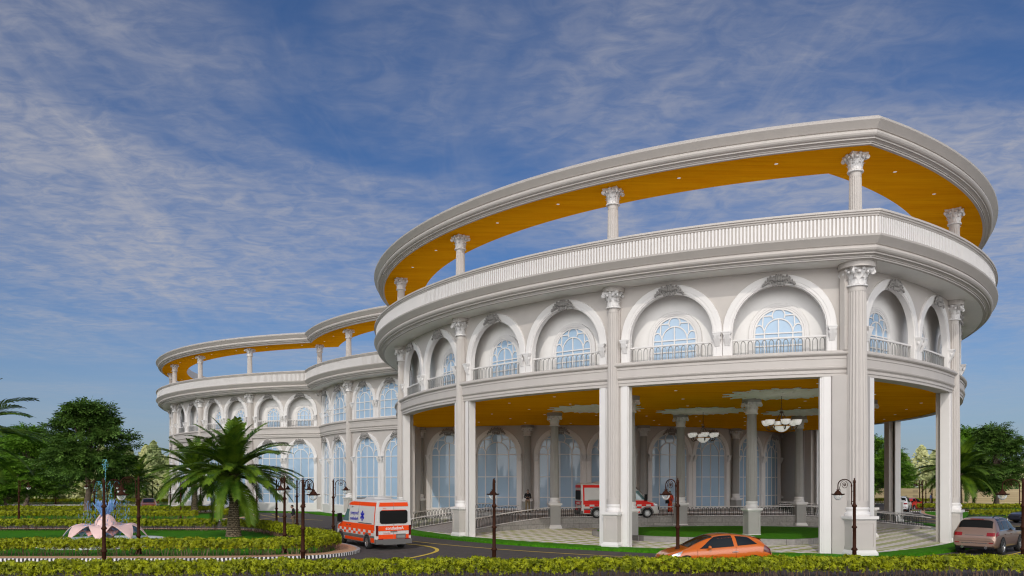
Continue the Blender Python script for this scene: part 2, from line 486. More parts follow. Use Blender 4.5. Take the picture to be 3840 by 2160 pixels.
# roof deck and the timber ceiling of the porch
ol = outline(0.0)
poly = [p for ln in ol for p in ln]
mb = MB(); mb.add([(p[0], p[1], 14.22) for p in poly], [tuple(range(len(poly)))]); bpart(mb, 'roof_deck', M['soffit'])
oc = outline(-.3)
poly = [p for p in oc[2]] + [p for p in oc[3]]
ja, jb = isect(DR, P1, -.3, NEARJ[1]), isect(P2, DM, -.3, NEARJ[3])
a0 = math.atan2(jb[1]-DR.c[1], jb[0]-DR.c[0]); a1 = math.atan2(ja[1]-DR.c[1], ja[0]-DR.c[0])
a0 %= 2*PI; a1 %= 2*PI
back = [(DR.c[0]+(DR.r-.6)*math.cos(a0+(a1-a0)*k/40), DR.c[1]+(DR.r-.6)*math.sin(a0+(a1-a0)*k/40)) for k in range(41)]
mb = MB(); mb.add([(p[0], p[1], ZC) for p in poly + back], [tuple(range(len(poly+back)))]); bpart(mb, 'porch_ceiling', M['wood'])

# ---- columns -----------------------------------------------------------
def cap_mesh(sc=1.0, h=.82, r=.31):
    mb = MB()
    mb.lathe([(r*1.02,0),(r*1.32,.0),(r*1.36,.04),(r*1.3,.085),(r*1.02,.09)], 24)
    mb.lathe([(r*.98,.08),(r*1.02,.3*h),(r*1.15,.6*h),(r*1.5,.86*h)], 20)
    # abacus with hollow sides
    hw = r*1.62; n = 8; ring = []
    for q in range(4):
        a = PI/4 + q*PI/2
        for k in range(n):
            f = k/n
            p0 = Vector((math.cos(a), math.sin(a)))*hw*1.36; p1 = Vector((math.cos(a+PI/2), math.sin(a+PI/2)))*hw*1.36
            p = p0.lerp(p1, f); p *= 1 - .17*math.sin(PI*f)
            ring.append((p.x, p.y))
    mb.prism([(x*.95, y*.95) for x, y in ring], .86*h, .92*h); mb.prism(ring, .92*h, h)
    def leaf(a, z0, hh, w, out, r0):
        ca, sa = math.cos(a), math.sin(a); rows = []
        K = [(0, 0, .75), (.3, .06, .95), (.6, .12, 1.0), (.82, .3, .85), (.97, .75, .55), (.9, 1.05, .25)]
        for (fz, fo, fw) in K:
            rr = r0 + out*fo; row = []
            for j in (-1, -.5, 0, .5, 1):
                dx = j*w*fw*(1 - .0*abs(j)); dr = .035*(1-abs(j)) - .02*(abs(j) == .5)
                row.append((ca*(rr+dr) - sa*dx, sa*(rr+dr) + ca*dx, z0 + hh*fz))
            rows.append(row)
        mb.grid(rows, True)
    for k in range(8): leaf(k*PI/4, .09, .36*h, r*.36, .15*r/.31, r*1.03)
    for k in range(8): leaf(k*PI/4+PI/8, .12, .60*h, r*.34, .19*r/.31, r*1.06)
    for k in range(4):
        a = PI/4 + k*PI/2
        pts = []
        for i in range(16):
            f = i/15
            if f < .55:
                q = f/.55; rr = r*1.15 + r*.80*q**1.6; z = h*(.5 + .36*q**.8)
            else:
                q = (f-.55)/.45; th = PI/2 - q*2*PI*.95; rad = .095*(1-q*.65)*r/.31
                rr = r*1.95 + rad*math.cos(th); z = h*.74 + rad*math.sin(th)
            pts.append((math.cos(a)*rr, math.sin(a)*rr, z))
        mb.tube(pts, [.035+.02*min(1, i/8) for i in range(16)], 6)
        mb.sphere((math.cos(a)*r*1.95, math.sin(a)*r*1.95, h*.74), .055, n=8, m=5)
        for sgn in (-1, 1):
            b = a + sgn*.42
            mb.sphere((math.cos(b)*r*1.62, math.sin(b)*r*1.62, h*.76), .075, .075, .075, n=8, m=5)
        b = a + PI/4
        mb.sphere((math.cos(b)*r*1.5, math.sin(b)*r*1.5, h*.93), .09, .09, .08, n=8, m=5)
    return mb

def shaft_mesh(z0, z1, r0, r1, n=40):
    mb = MB()
    mb.lathe([(r0*1.0,z0),(r0,z0+.28)], n)
    mb.lathe([(r0,z0+.28),(r0*.985,z0+(z1-z0)*.4),(r1+.3*(r0-r1),z0+(z1-z0)*.75),(r1,z1-.22)], n, smooth=False, flute=.925)
    mb.lathe([(r1,z1-.22),(r1,z1)], n)
    return mb

def pedestal_mesh(w, h=1.9, wp=None):
    """0 white, 1 taupe"""
    mb = MB(); b = w/2
    mb.box(-b-.09, b+.09, -b-.09, b+.09, 0, .22)
    mb.frustum(b+.09, b+.09, .22, b+.02, b+.02, .36)
    mb.box(-b, b, -b, b, .36, h-.2, 1)
    e = .012; f = .1
    for q in range(4):
        mt = Matrix.Rotation(q*PI/2, 4, 'Z')
        mb.box(-b, -b+f, -b-e-.01, -b+.001, .362, h-.202, 1, mt); mb.box(b-f, b, -b-e-.01, -b+.001, .362, h-.202, 1, mt)
        mb.box(-b+f, b-f, -b-e-.01, -b+.001, .362, .50, 1, mt); mb.box(-b+f, b-f, -b-e-.01, -b+.001, h-.34, h-.202, 1, mt)
    mb.frustum(b+.015, b+.015, h-.2, b+.06, b+.06, h-.13); mb.box(-b-.11, b+.11, -b-.11, b+.11, h-.13, h)
    rr = b*.98
    mb.lathe([(rr*1.02,h),(rr*1.08,h+.05),(rr*1.08,h+.11),(rr*.98,h+.16),(rr*.93,h+.2),(rr*.93,h+.26),(rr*1.0,h+.3),(rr*.98,h+.36),(rr*.9,h+.4)], 28)
    return mb

def make_column(name, z_cap0, z_cap1, z_top, r0, r1, wped, shaft_mat, with_ped=True, zb=0.0, blk=.55, capscale=1.0):
    z0 = zb + 2.3 if with_ped else zb
    o = shaft_mesh(z0, z_cap0, r0, r1).build(name, shaft_mat)
    if with_ped:
        p = pedestal_mesh(wped).build('pedestal', [M['white'], M['taupe'] if shaft_mat is M['taupe'] else M['grey_shaft']], o); p.location.z = zb
    c = cap_mesh(1, z_cap1-z_cap0, r1*capscale).build('capital', M['capital'], o); c.location.z = z_cap0
    if z_top > z_cap1+.01:
        b = MB(); b.lathe([(blk, z_cap1+.002), (blk*1.01, z_top+.03)], 32); b.build('impost_block', shaft_mat, o)
    return o

def place(o, p, rz, parent=BLD, first=False, scale=None):
    c = o if first else copy_tree(o)
    c.parent = parent; c.matrix_parent_inverse = BINV
    c.location = p; c.rotation_euler = (0, 0, rz)
    if scale: c.scale = scale
    return c

colT = make_column('column', 12.36, 13.18, ZS, .35, .285, .76, M['taupe'])
colA = make_column('column', 12.36, 13.18, ZS, .49, .39, 1.12, M['taupe'], blk=.80, capscale=.90)
colS = make_column('roof_column', 17.66, 18.5, 18.5, .30, .265, .7, M['taupe'], with_ped=False, zb=14.2)
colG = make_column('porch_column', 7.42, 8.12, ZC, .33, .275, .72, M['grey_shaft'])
FIRST = set()
def putcol(proto, p, rz, sc=None):
    f = proto.name not in FIRST
    FIRST.add(proto.name)
    return place(proto, (p[0], p[1], p[2] if len(p) > 2 else 0), rz, first=f, scale=sc)

def along(a, sv, o=0): 
    p = a.P(sv, o, 0); return (p[0], p[1], 0)
# corner
rzA = math.atan2(AXD[1], AXD[0]) - PI/2
ca = A0 - AXD*.12
putcol(colA, (ca[0], ca[1], 0), rzA)
p = A0 - AXD*.0; putcol(colS, (p[0], p[1], 0), rzA)
main_cols = []
for k in (1, 2, 3, 4): main_cols.append((P1, -BAYP*k))
for k in (1, 2, 3, 4): main_cols.append((P2, BAYP*k))
for k in (0, 1): main_cols.append((DR, BAYD*k))
for k in (1, 2, 3, 4, 5): main_cols.append((WG, -BAYW*k))
for k in (0, 1, 2): main_cols.append((WM, BAYW*k))
for a, sv in main_cols:
    putcol(colT, along(a, sv, -.06), a.rz(sv)); putcol(colS, along(a, sv, .0), a.rz(sv))
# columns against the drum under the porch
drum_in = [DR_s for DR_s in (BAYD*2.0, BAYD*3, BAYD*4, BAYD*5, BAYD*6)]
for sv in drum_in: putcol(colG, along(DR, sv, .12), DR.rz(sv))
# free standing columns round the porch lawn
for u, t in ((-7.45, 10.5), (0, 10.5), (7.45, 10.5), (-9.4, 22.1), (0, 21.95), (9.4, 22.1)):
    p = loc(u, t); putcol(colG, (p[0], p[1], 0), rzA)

# ---- arches, windows --------------------------------------------------
def arc_line(wi, spring, zb, r_extra=0.0, n=22):
    """points and outward normals of a stilted arch, left foot -> apex -> right foot"""
    r = wi + r_extra; out = [((-r, zb), (-1, 0)), ((-r, spring), (-1, 0))]
    for k in range(1, n):
        a = PI - PI*k/n
        out.append(((r*math.cos(a), spring + r*math.sin(a)), (math.cos(a), math.sin(a))))
    out += [((r, spring), (1, 0)), ((r, zb), (1, 0))]
    return out
def archivolt(a, sc, wi, wo, spring, zb, o0, back=-.24):
    mb = MB(); w = wo - wi
    prof = [(0, back), (0, .05), (.10*w, .05), (.12*w, .085), (.40*w, .085), (.42*w, .10), (.92*w, .10), (.97*w, .085), (w, .0)]
    base = arc_line(wi, spring, zb)
    for k in range(len(prof)-1):
        rows = []
        for (d, o) in (prof[k], prof[k+1]):
            rows.append([a.P(sc + p[0] + n[0]*d, o0 + o, p[1] + n[1]*d) for p, n in base])
        mb.grid(rows, True)
    return mb
def strip(mb, a, sc, o, pts, w, d, closed=False):
    """flat bar following pts (s,z), width w, from o to o+d"""
    k = len(pts); L = []; Rr = []
    for i in range(k):
        p0 = pts[max(i-1, 0)]; p1 = pts[min(i+1, k-1)]
        if closed: p0 = pts[(i-1) % k]; p1 = pts[(i+1) % k]
        tx, tz = p1[0]-p0[0], p1[1]-p0[1]; l = math.hypot(tx, tz) or 1
        nx, nz = -tz/l*w/2, tx/l*w/2
        L.append((pts[i][0]+nx, pts[i][1]+nz)); Rr.append((pts[i][0]-nx, pts[i][1]-nz))
    rows = [[a.P(sc+q[0], o, q[1]) for q in L], [a.P(sc+q[0], o+d, q[1]) for q in L], [a.P(sc+q[0], o+d, q[1]) for q in Rr], [a.P(sc+q[0], o, q[1]) for q in Rr]]
    for j in range(3): mb.grid([rows[j], rows[j+1]], False, closeu=closed)
def window(a, sc, w, spring, zb, o, levels, parent=None, gw=.075, name='window'):
    """arched glass with tracery; glass is the part, tracery and frame sub-parts"""
    n = 20; mb = MB()
    top = [(w*math.cos(PI - PI*k/n), spring + w*math.sin(PI - PI*k/n)) for k in range(n+1)]
    rows = [[], []]
    for k in range(n+1):
        rows[0].append(a.P(sc+top[k][0], o, zb)); rows[1].append(a.P(sc+top[k][0], o, top[k][1]))
    mb.grid(rows, False)
    g = bpart(mb, name, M['glass'])
    fb = MB(); d = .05
    r1 = .57*w
    inner = [(r1*math.cos(PI - PI*k/14), spring + r1*math.sin(PI - PI*k/14)) for k in range(15)]
    strip(fb, a, sc, o, inner, gw, d)
    rc = .255*w; cz = spring + w - rc - .03
    circ = []
    for k in range(25):
        q = -PI*.5 + 2*PI*k/24
        x, z = rc*math.cos(q), cz + rc*math.sin(q)
        circ.append((x, z))
    circ = [p for p in circ if math.hypot(p[0], p[1]-spring) > r1+.01]
    i0 = max(range(len(circ)-1), key=lambda i: math.hypot(circ[i+1][0]-circ[i][0], circ[i+1][1]-circ[i][1]))
    if math.hypot(circ[i0+1][0]-circ[i0][0], circ[i0+1][1]-circ[i0][1]) > .3*w: circ = circ[i0+1:] + circ[:i0+1]
    strip(fb, a, sc, o, circ, gw, d)
    for sg in (-1, 1):
        rs = .22*w; cx = sg*.785*w
        hump = [(cx + rs*math.cos(q), spring + rs*1.55*math.sin(q)) for q in [PI*k/10 for k in range(11)]]
        hump = [p for p in hump if math.hypot(p[0], p[1]-spring) < w]
        strip(fb, a, sc, o, hump, gw, d)
        z1 = cz - .02*w
        strip(fb, a, sc, o, [(sg*rc*.98, z1), (sg*.62*w, z1+.01*w)], gw, d)
        strip(fb, a, sc, o, [(sg*.62*w, z1+.02*w), (sg*.645*w, spring + rs*1.25)], gw, d)
    for z in levels: strip(fb, a, sc, o, [(-w, z), (-w/2, z), (0, z), (w/2, z), (w, z)], gw, d+.004)
    for x, zt in ((0, spring + r1), (-r1, spring), (r1, spring)): strip(fb, a, sc, o, [(x, zb), (x, zt)], gw, d+.008)
    edge = [p for p, nn in arc_line(w-.03, spring, zb)]
    strip(fb, a, sc, o, edge, .09, d+.012)
    strip(fb, a, sc, o, [(-w, zb+.03), (0, zb+.03), (w, zb+.03)], .09, d+.012)
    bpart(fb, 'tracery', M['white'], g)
    return g

def ornament_mesh():
    mb = MB()
    for j, x in enumerate((-.24, -.12, 0, .12, .24)):
        h = (.30, .40, .36, .40, .30)[j]
        mb.sphere((x, -.07-.03*(2-abs(j-2)), .02+h*.42), .085, .09, h*.55, 8, 7)
        mb.sphere((x*1.15, -.10, -.14-.02*(j % 2)), .065, .07, .13, 7, 5)
    for sg in (-1, 1):
        pts = []
        for k in range(14):
            f = k/13
            pts.append((sg*(.28+.52*f), -.06-.03*math.sin(f*9), .12-.28*f*f+.06*math.sin(f*7)))
        mb.tube(pts, [.10*(1-.55*k/13) for k in range(14)], 7)
        mb.sphere((sg*.80, -.08, -.18), .075, .07, .085, 8, 5)
        for q, (x, z, r) in enumerate(((.42, .24, .075), (.56, .15, .065), (.5, -.03, .06), (.68, .02, .055), (.36, .0, .06))):
            mb.sphere((sg*x, -.08, z), r*.8, r, r*1.5, 7, 5)
    return mb
def corbel_mesh():
    mb = MB()
    mb.box(-.2, .2, -.34, .02, .6, .66); mb.frustum(.165, .15, .5, .2, .17, .6, M=Matrix.Translation((0, -.15, 0)))
    rows = []
    for k in range(10):
        f = k/9; z = .5*(1-f); o = -.28*(1-f)**1.4 - .05*math.sin(f*PI)-.02
        row = []
        for j in range(11):
            x = -.15 + .30*j/10; x *= 1-.2*f
            row.append((x, o - (.018 if j % 2 else 0), z))
        rows.append(row)
    mb.grid(rows, False)
    for sg in (-1, 1):
        q = [(sg*.15*(1-.2*k/9), -.28*(1-k/9)**1.4-.05*math.sin(k/9*PI)-.02, .5*(1-k/9)) for k in range(10)]
        q2 = [(p[0], .02, p[2]) for p in q]
        mb.grid([q, q2], False)
        mb.sphere((sg*.155, -.15, .36), .03, .09, .1, 8, 5)
    return mb
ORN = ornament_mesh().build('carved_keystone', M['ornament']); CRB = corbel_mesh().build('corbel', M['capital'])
used_once = {}
def stamp(proto, a, sv, o, z, sc=None):
    f = proto.name not in used_once; used_once[proto.name] = 1
    p = a.P(sv, o, z)
    c = place(proto, p, a.rz(sv), first=f, scale=sc)
    return c
WALL = {}
def wallmb(k, a=None, b=0):
    k = (k, id(a), b)
    if k not in WALL: WALL[k] = MB()
    return WALL[k]
def wall_bay(mb, a, s0, s1, arches, z0, z1, o, hole=True, back=None):
    """wall from s0 to s1 with arch openings [(sc, r, spring, zfoot)]"""
    xs = [(s0, None)]
    for (sc, r, sp, zf) in arches:
        xs.append((sc - r, None)); 
    def col(xa, xb, fa, fb):
        mb.add([a.P(xa, o, fa), a.P(xb, o, fb), a.P(xb, o, z1), a.P(xa, o, z1)], [(0,1,2,3)])
        if back is not None: mb.add([a.P(xa, back, fa), a.P(xb, back, fb), a.P(xb, back, z1), a.P(xa, back, z1)], [(3,2,1,0)])
    cur = s0
    for (sc, r, sp, zf) in arches:
        if sc - r > cur:
            n = max(1, int((sc-r-cur)/.6)+1)
            for k in range(n): col(cur+(sc-r-cur)*k/n, cur+(sc-r-cur)*(k+1)/n, z0, z0)
        N = 20
        for k in range(N):
            x0, x1 = -r*math.cos(PI*k/N), -r*math.cos(PI*(k+1)/N)
            col(sc+x0, sc+x1, sp + math.sqrt(max(r*r-x0*x0, 0)), sp + math.sqrt(max(r*r-x1*x1, 0)))
            if zf > z0: mb.add([a.P(sc+x0, o, z0), a.P(sc+x1, o, z0), a.P(sc+x1, o, zf), a.P(sc+x0, o, zf)], [(0,1,2,3)])
        cur = sc + r
    n = max(1, int((s1-cur)/.6)+1)
    for k in range(n): col(cur+(s1-cur)*k/n, cur+(s1-cur)*(k+1)/n, z0, z0)

def hairpin_rail(a, sc, hw, zf, o):
    """loggia railing between the archivolt legs"""
    mb = MB()
    rows = []
    N = 6
    for (oo, z) in ((o-.04, zf+.72), (o+.04, zf+.72), (o+.05, zf+.75), (o+.05, zf+.80), (o-.05, zf+.80), (o-.04, zf+.72)):
        rows.append([a.P(sc - hw + 2*hw*k/N, oo, z) for k in range(N+1)])
    mb.grid(rows, False)
    t = bpart(mb, 'loggia_railing', M['white'])
    mb = MB(); n = max(3, int(2*hw/.31)); st = 2*hw/n
    for k in range(n):
        c = sc - hw + st*(k+.5); w = .105
        pts = [(c-w, zf), (c-w, zf+.52)] + [(c + w*math.cos(PI-PI*q/6), zf+.52 + w*1.7*math.sin(PI-PI*q/6)) for q in range(1, 6)] + [(c+w, zf+.52), (c+w, zf)]
        mb.tube([a.P(x, o, z) for x, z in pts], .018, 4, False)
    b = bpart(mb, 'pickets', M['railgrey'], t)
    return t

OF = -.22     # face of the walls behind the column line
def upper_loggia_bay(a, s0, s1, wi, wo, apex=12.8, key='up'):
    gap = (s1-s0-4*wo)/2
    cs = (s0+gap+wo, s1-gap-wo); sp = apex - wi
    wall_bay(wallmb('upper', a), a, s0, s1, [(c, wi+.12, sp, ZF) for c in cs], ZF, ZS+.02, OF, back=OF-.22)
    for c in cs:
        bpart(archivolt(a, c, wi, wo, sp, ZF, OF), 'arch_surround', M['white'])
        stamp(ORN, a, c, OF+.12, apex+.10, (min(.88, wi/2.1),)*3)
        for sg in (-1, 1): stamp(CRB, a, c+sg*(wi+wo)/2, OF+.10, min(sp, 10.75)-.64, (min(1, (wo-wi)/.42), .78, 1))
        hairpin_rail(a, c, wi, ZF, OF-.12)
        ww = wi*.555; sp2 = 10.66 if wi > 1.9 else 10.85
        ob = -1.10
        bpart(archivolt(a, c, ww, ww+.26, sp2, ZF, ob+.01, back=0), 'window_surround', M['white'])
        window(a, c, ww, sp2, ZF+.04, ob+.035, (sp2-.02, sp2-.62), gw=.06)
    # loggia back wall and ceiling
    n = 14
    mb = wallmb('loggia', a)
    mb.grid([[a.P(s0+(s1-s0)*k/n, -1.10, z) for k in range(n+1)] for z in (ZF, ZS)], True)
    mb = wallmb('lceil', a)
    mb.grid([[a.P(s0+(s1-s0)*k/n, o, 13.3) for k in range(n+1)] for o in (-1.15, OF-.20)], True)

def glazed_bay(a, s0, s1, wi, wo, z0, apex, zb, zt, levels, key, orn=True, corb=None):
    gap = (s1-s0-4*wo)/2
    cs = (s0+gap+wo, s1-gap-wo); sp = apex - wi
    wall_bay(wallmb(key, a), a, s0, s1, [(c, wi+.12, sp, zb) for c in cs], z0, zt, OF)
    for c in cs:
        bpart(archivolt(a, c, wi, wo, sp, z0 if z0 > 1 else .01, OF, back=-.2), 'arch_surround', M['white'])
        if zb > z0+.1:
            mb = wallmb('plinth', a, c); n = 6
            mb.grid([[a.P(c-wi+2*wi*k/n, OF+.03, z) for k in range(n+1)] for z in (z0, zb)], True)
            mb.grid([[a.P(c-wi+2*wi*k/n, o, zb) for k in range(n+1)] for o in (OF+.03, OF-.2)], True)
        window(a, c, wi, sp, zb, OF-.15, levels + (sp-.03,))
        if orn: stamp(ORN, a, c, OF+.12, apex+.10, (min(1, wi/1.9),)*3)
        for sg in (-1, 1): stamp(CRB, a, c+sg*(wi+wo)/2, OF+.10, (corb if corb else sp)-.64, (min(1, (wo-wi)/.42), .78, 1))

WOP, WIP = 2.68, 2.21
WOW, WIW = 2.09, 1.68
WOD, WID = 2.30, 1.87
LV = (2.05, 3.85)
for k in (0, 1, 2, 3): upper_loggia_bay(P1, -BAYP*(k+1), -BAYP*k - (.37 if k == 0 else 0), WIP-(.08 if k == 0 else 0), WOP-(.08 if k == 0 else 0))
for k in (0, 1, 2, 3): upper_loggia_bay(P2, BAYP*k + (.37 if k == 0 else 0), BAYP*(k+1), WIP-(.08 if k == 0 else 0), WOP-(.08 if k == 0 else 0))
for k in range(5):
    upper_loggia_bay(WG, -BAYW*(k+1), -BAYW*k, WIW, WOW)
    glazed_bay(WG, -BAYW*(k+1), -BAYW*k, WIW, WOW, 0, 7.72, 1.0, ZC, LV, 'ground')
glazed_bay(DR, 0, BAYD, WID, WOD, 0, 7.72, 1.0, ZC, LV, 'ground')
glazed_bay(DR, BAYD, BAYD*2, WID, WOD, 0, 7.72, 1.0, ZC, LV, 'ground')
glazed_bay(DR, 0, BAYD, WID, WOD, ZF, 12.8, ZF+.06, ZS+.02, (ZF+.9,), 'upper')
glazed_bay(DR, BAYD, BAYD*1.86, WID-.28, WOD-.3, ZF, 12.8, ZF+.06, ZS+.02, (ZF+.9,), 'upper')
for k in (2, 3, 4, 5): glazed_bay(DR, BAYD*k, BAYD*(k+1), WID, WOD, 0, 7.72, 1.0, ZC, LV, 'ground')
# right hand wing, a little of it shows behind the porch
for k in range(2):
    upper_loggia_bay(WM, BAYW*k, BAYW*(k+1), WIW, WOW)
    glazed_bay(WM, BAYW*k, BAYW*(k+1), WIW, WOW, 0, 7.72, 1.0, ZC, LV, 'ground')
sDM = math.atan2(mirror(DR.P(0,0,0)[:2])[1]-DM.c[1], mirror(DR.P(0,0,0)[:2])[0]-DM.c[0]) % (2*PI)
DM.a0 = sDM
glazed_bay(DM, -BAYD, 0, WID, WOD, 0, 7.72, 1.0, ZC, LV, 'ground')
glazed_bay(DM, -BAYD, 0, WID, WOD, ZF, 12.8, ZF+.06, ZS+.02, (ZF+.9,), 'upper')
# inner wall that closes the drum upper storey and a rear wall for the whole block
bk = MB()
rear = [WG.P((R(140)-WG.a0)*WG.r, 0, 0)[:2], (-30, 150), (40, 152), mirror(WG.P((R(140)-WG.a0)*WG.r, 0, 0)[:2])]
bk.grid([[(p[0], p[1], z) for p in rear] for z in (0, 14.2)], False)
bpart(bk, 'rear_wall', M['taupe'])
sv0, sv1 = (R(140)-WG.a0)*WG.r, -BAYW*5
wall_bay(wallmb('ground', WG), WG, sv0, sv1, [], 0, ZC, OF); wall_bay(wallmb('upper', WG), WG, sv0, sv1, [], ZF, ZS, OF)
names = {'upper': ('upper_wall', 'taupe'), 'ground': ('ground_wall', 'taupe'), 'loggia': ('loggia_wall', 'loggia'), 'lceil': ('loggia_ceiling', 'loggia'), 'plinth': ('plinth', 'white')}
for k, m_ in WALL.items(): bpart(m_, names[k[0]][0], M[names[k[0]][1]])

# ---- piers: taupe core behind each porch column and white jambs beside it
def jamb_mesh(w=.44, d=.44):
    mb = MB()
    mb.box(-w/2, w/2, -d, 0, 0, ZC); mb.box(-w/2+.06, w/2-.05, -d-.0, .03, .0, ZC-.002); mb.box(-w/2+.13, w/2-.05, -d+.1, .055, 0, ZC-.004)
    mb.map(lambda x, y, z: (x, -y, z))
    return mb
JB = jamb_mesh().build('white_jamb', M['white'])
def pier(a, sv, half=.42):
    mb = MB()
    for k in range(1):
        vs = []
        for o in (-.12, -.85):
            for x in (-half, half):
                vs += [a.P(sv+x, o, 0), a.P(sv+x, o, ZC)]
        mb.add(vs, [(0,2,3,1), (4,5,7,6), (0,1,5,4), (2,6,7,3)])
    bpart(mb, 'pier', M['taupe'])
for k in (1, 2, 3, 4):
    for a, sv in ((P1, -BAYP*k), (P2, BAYP*k)):
        pier(a, sv, .40)
        for sg in (-1, 1): stamp(JB, a, sv+sg*.61, -.1, 0)
for a, sg in ((P1, -1), (P2, 1)): stamp(JB, a, sg*1.25, -.1, 0, (1.25, 1.2, 1))
mb = MB(); q = [A0 - AXD*.05 + UXD*.95 + AXD*.38, A0 + AXD*1.2 + UXD*.75, A0 + AXD*1.2 - UXD*.75, A0 - AXD*.05 - UXD*.95 + AXD*.38, A0 - AXD*.1 - UXD*.5, A0 - AXD*.1 + UXD*.5]
mb.prism([tuple(p) for p in q][::-1], 0, ZC); bpart(mb, 'pier', M['taupe'])
for (pa, pb) in ((DR.P(BAYD*6, -.2, 0), P2.P(BAYP*4, -.3, 0)), (P1.P(-BAYP*4, -.3, 0), DR.P(BAYD*2, -.2, 0))):
    d_ = np.array(pb[:2]) - np.array(pa[:2]); n_ = np.array((-d_[1], d_[0]))/np.hypot(*d_)*.15
    mb = MB(); mb.prism([tuple(np.array(pa[:2])+n_), tuple(np.array(pb[:2])+n_), tuple(np.array(pb[:2])-n_), tuple(np.array(pa[:2])-n_)], 0, ZC+.4); bpart(mb, 'return_wall', M['taupe'])
mb = MB(); mb.add([(*DR.P(BAYD*5.75, -.4, 0)[:2], ZC+.006), (*P2.P(BAYP*3.72, -.9, 0)[:2], ZC+.006), (*P2.P(BAYP*4.05, -.3, 0)[:2], ZC+.006), (*DR.P(BAYD*6.2, -.3, 0)[:2], ZC+.006)], [(0,1,2,3)]); bpart(mb, 'ceiling_infill', M['wood'])
# pilaster strips behind the columns on the upper storey
for a, sv in main_cols:
    mb = MB(); h = .34
    vs = []
    for o in (OF+.1, OF-.02):
        for x in (-h, h): vs += [a.P(sv+x, o, ZF+.0), a.P(sv+x, o, ZS)]
    mb.add(vs, [(0,2,3,1), (0,1,5,4), (2,6,7,3)])
    bpart(mb, 'pilaster', M['taupe'])
mb = MB(); q = [A0 + UXD*.62 + AXD*.25, A0 - UXD*.62 + AXD*.25, A0 - UXD*.55 - AXD*.02, A0 + UXD*.55 - AXD*.02]
mb.prism([tuple(p) for p in q], ZF, ZS-.01); bpart(mb, 'pilaster', M['taupe'])

# ---- recessed ceiling lights and plaster medallions
disc = MB(); disc.lathe([(.0, -.012), (.07, -.012), (.09, -.004), (.09, .02)], 14, caps=False)
DISC = disc.build('ceiling_light', M['disc'])
def putdisc(x, y, z):
    f = 'disc' not in used_once; used_once['disc'] = 1
    place(DISC, (x, y, z), 0, first=f)
for k in range(4):
    for f in (.3, .7):
        for a, sg in ((P1, -1), (P2, 1)):
            p = a.P(sg*BAYP*(k+f), -.15, 0); putdisc(p[0], p[1], 18.5)
for k in range(5):
    for f in (.25, .75):
        p = WG.P(-BAYW*(k+f), -.15, 0); putdisc(p[0], p[1], 18.5)
for f in (.25, .6): 
    p = DR.P(BAYD*f, -.15, 0); putdisc(p[0], p[1], 18.5)
def in_porch(x, y, m=1.2):
    d1 = math.hypot(x-P1.c[0], y-P1.c[1]); d2 = math.hypot(x-P2.c[0], y-P2.c[1]); d3 = math.hypot(x-DR.c[0], y-DR.c[1])
    return d1 < P1.r-m and d2 < P2.r-m and d3 > DR.r+1
for iu in range(-4, 5):
    for it in range(0, 8):
        u = iu*3.9 + (it % 2)*1.9; t = 3.2 + it*4.1
        x, y = loc(u, t)
        if in_porch(x, y): putdisc(x, y, ZC)
def medallion_mesh():
    mb = MB(); rn = random.Random(3)
    for k in range(16):
        a = 2*PI*k/16
        for ring, (r, l, w) in enumerate(((.75, .55, .24), (1.45, .6, .26), (2.1, .55, .24), (2.65, .42, .17))):
            b = a + (PI/16 if ring % 2 else 0)
            c, s_ = math.cos(b), math.sin(b)
            h = .10 - .015*ring
            rows = []
            for i in range(5):
                f = -1 + i*.5; ww = w*math.sqrt(max(0, 1-f*f))+.02
                rows.append([(c*(r+l*f) - s_*x*ww, s_*(r+l*f) + c*x*ww, -h*(1-x*x*.8)-.004*ring) for x in (-1, -.5, 0, .5, 1)])
            mb.grid(rows, True)
    for q, r in enumerate((.5, 1.12, 1.8, 2.38)):
        mb.lathe([(r-.05, -.01), (r-.04, -.06), (r+.04, -.06), (r+.05, -.01)], 48, caps=False)
    mb.lathe([(.0, -.14), (.25, -.12), (.42, -.06), (.5, -.01)], 24, caps=False)
    return mb
MED = medallion_mesh().build('ceiling_medallion', M['medal'])
MEDP = [(15.0, 44.4), (13.2, 55.2), (20.9, 56.1), (5.6, 53.4)]
for i, (x, y) in enumerate(MEDP): place(MED, (x, y, ZC-.004), rzA + .1*i, first=(i == 0), scale=(1.05, 1.05, 1))
# ------------------------------------------------------------ grounds
def sheet(name, polys, z, m, kind='structure', label=None):
    mb = MB()
    for p in polys: mb.add([(q[0], q[1], z) for q in p], [tuple(range(len(p)))])
    o = mb.build(name, m); o['kind'] = kind
    return o
def smooth_closed(P, n=8):
    P = [np.array(p, float) for p in P]; k = len(P); out = []
    for i in range(k):
        p0, p1, p2, p3 = P[i-1], P[i], P[(i+1) % k], P[(i+2) % k]
        for j in range(n):
            t = j/n
            out.append(tuple(.5*((2*p1) + (p2-p0)*t + (2*p0-5*p1+4*p2-p3)*t*t + (3*p1-p0-3*p2+p3)*t**3)))
    return out
def smooth_open(P, n=8):
    P = [np.array(p, float) for p in P]; k = len(P); out = []
    for i in range(k-1):
        p0, p1, p2, p3 = P[max(i-1,0)], P[i], P[i+1], P[min(i+2,k-1)]
        for j in range(n):
            t = j/n
            out.append(tuple(.5*((2*p1) + (p2-p0)*t + (2*p0-5*p1+4*p2-p3)*t*t + (3*p1-p0-3*p2+p3)*t**3)))
    out.append(tuple(P[-1])); return out
def offset_line(L, d, closed=False):
    L = [np.array(p, float) for p in L]; k = len(L); out = []
    for i in range(k):
        a = L[i-1] if (i > 0 or closed) else L[i]; b = L[(i+1) % k] if (i < k-1 or closed) else L[i]
        t = b - a; t = t/(np.hypot(*t[:2]) or 1)
        out.append((L[i][0] - t[1]*d, L[i][1] + t[0]*d))
    return out
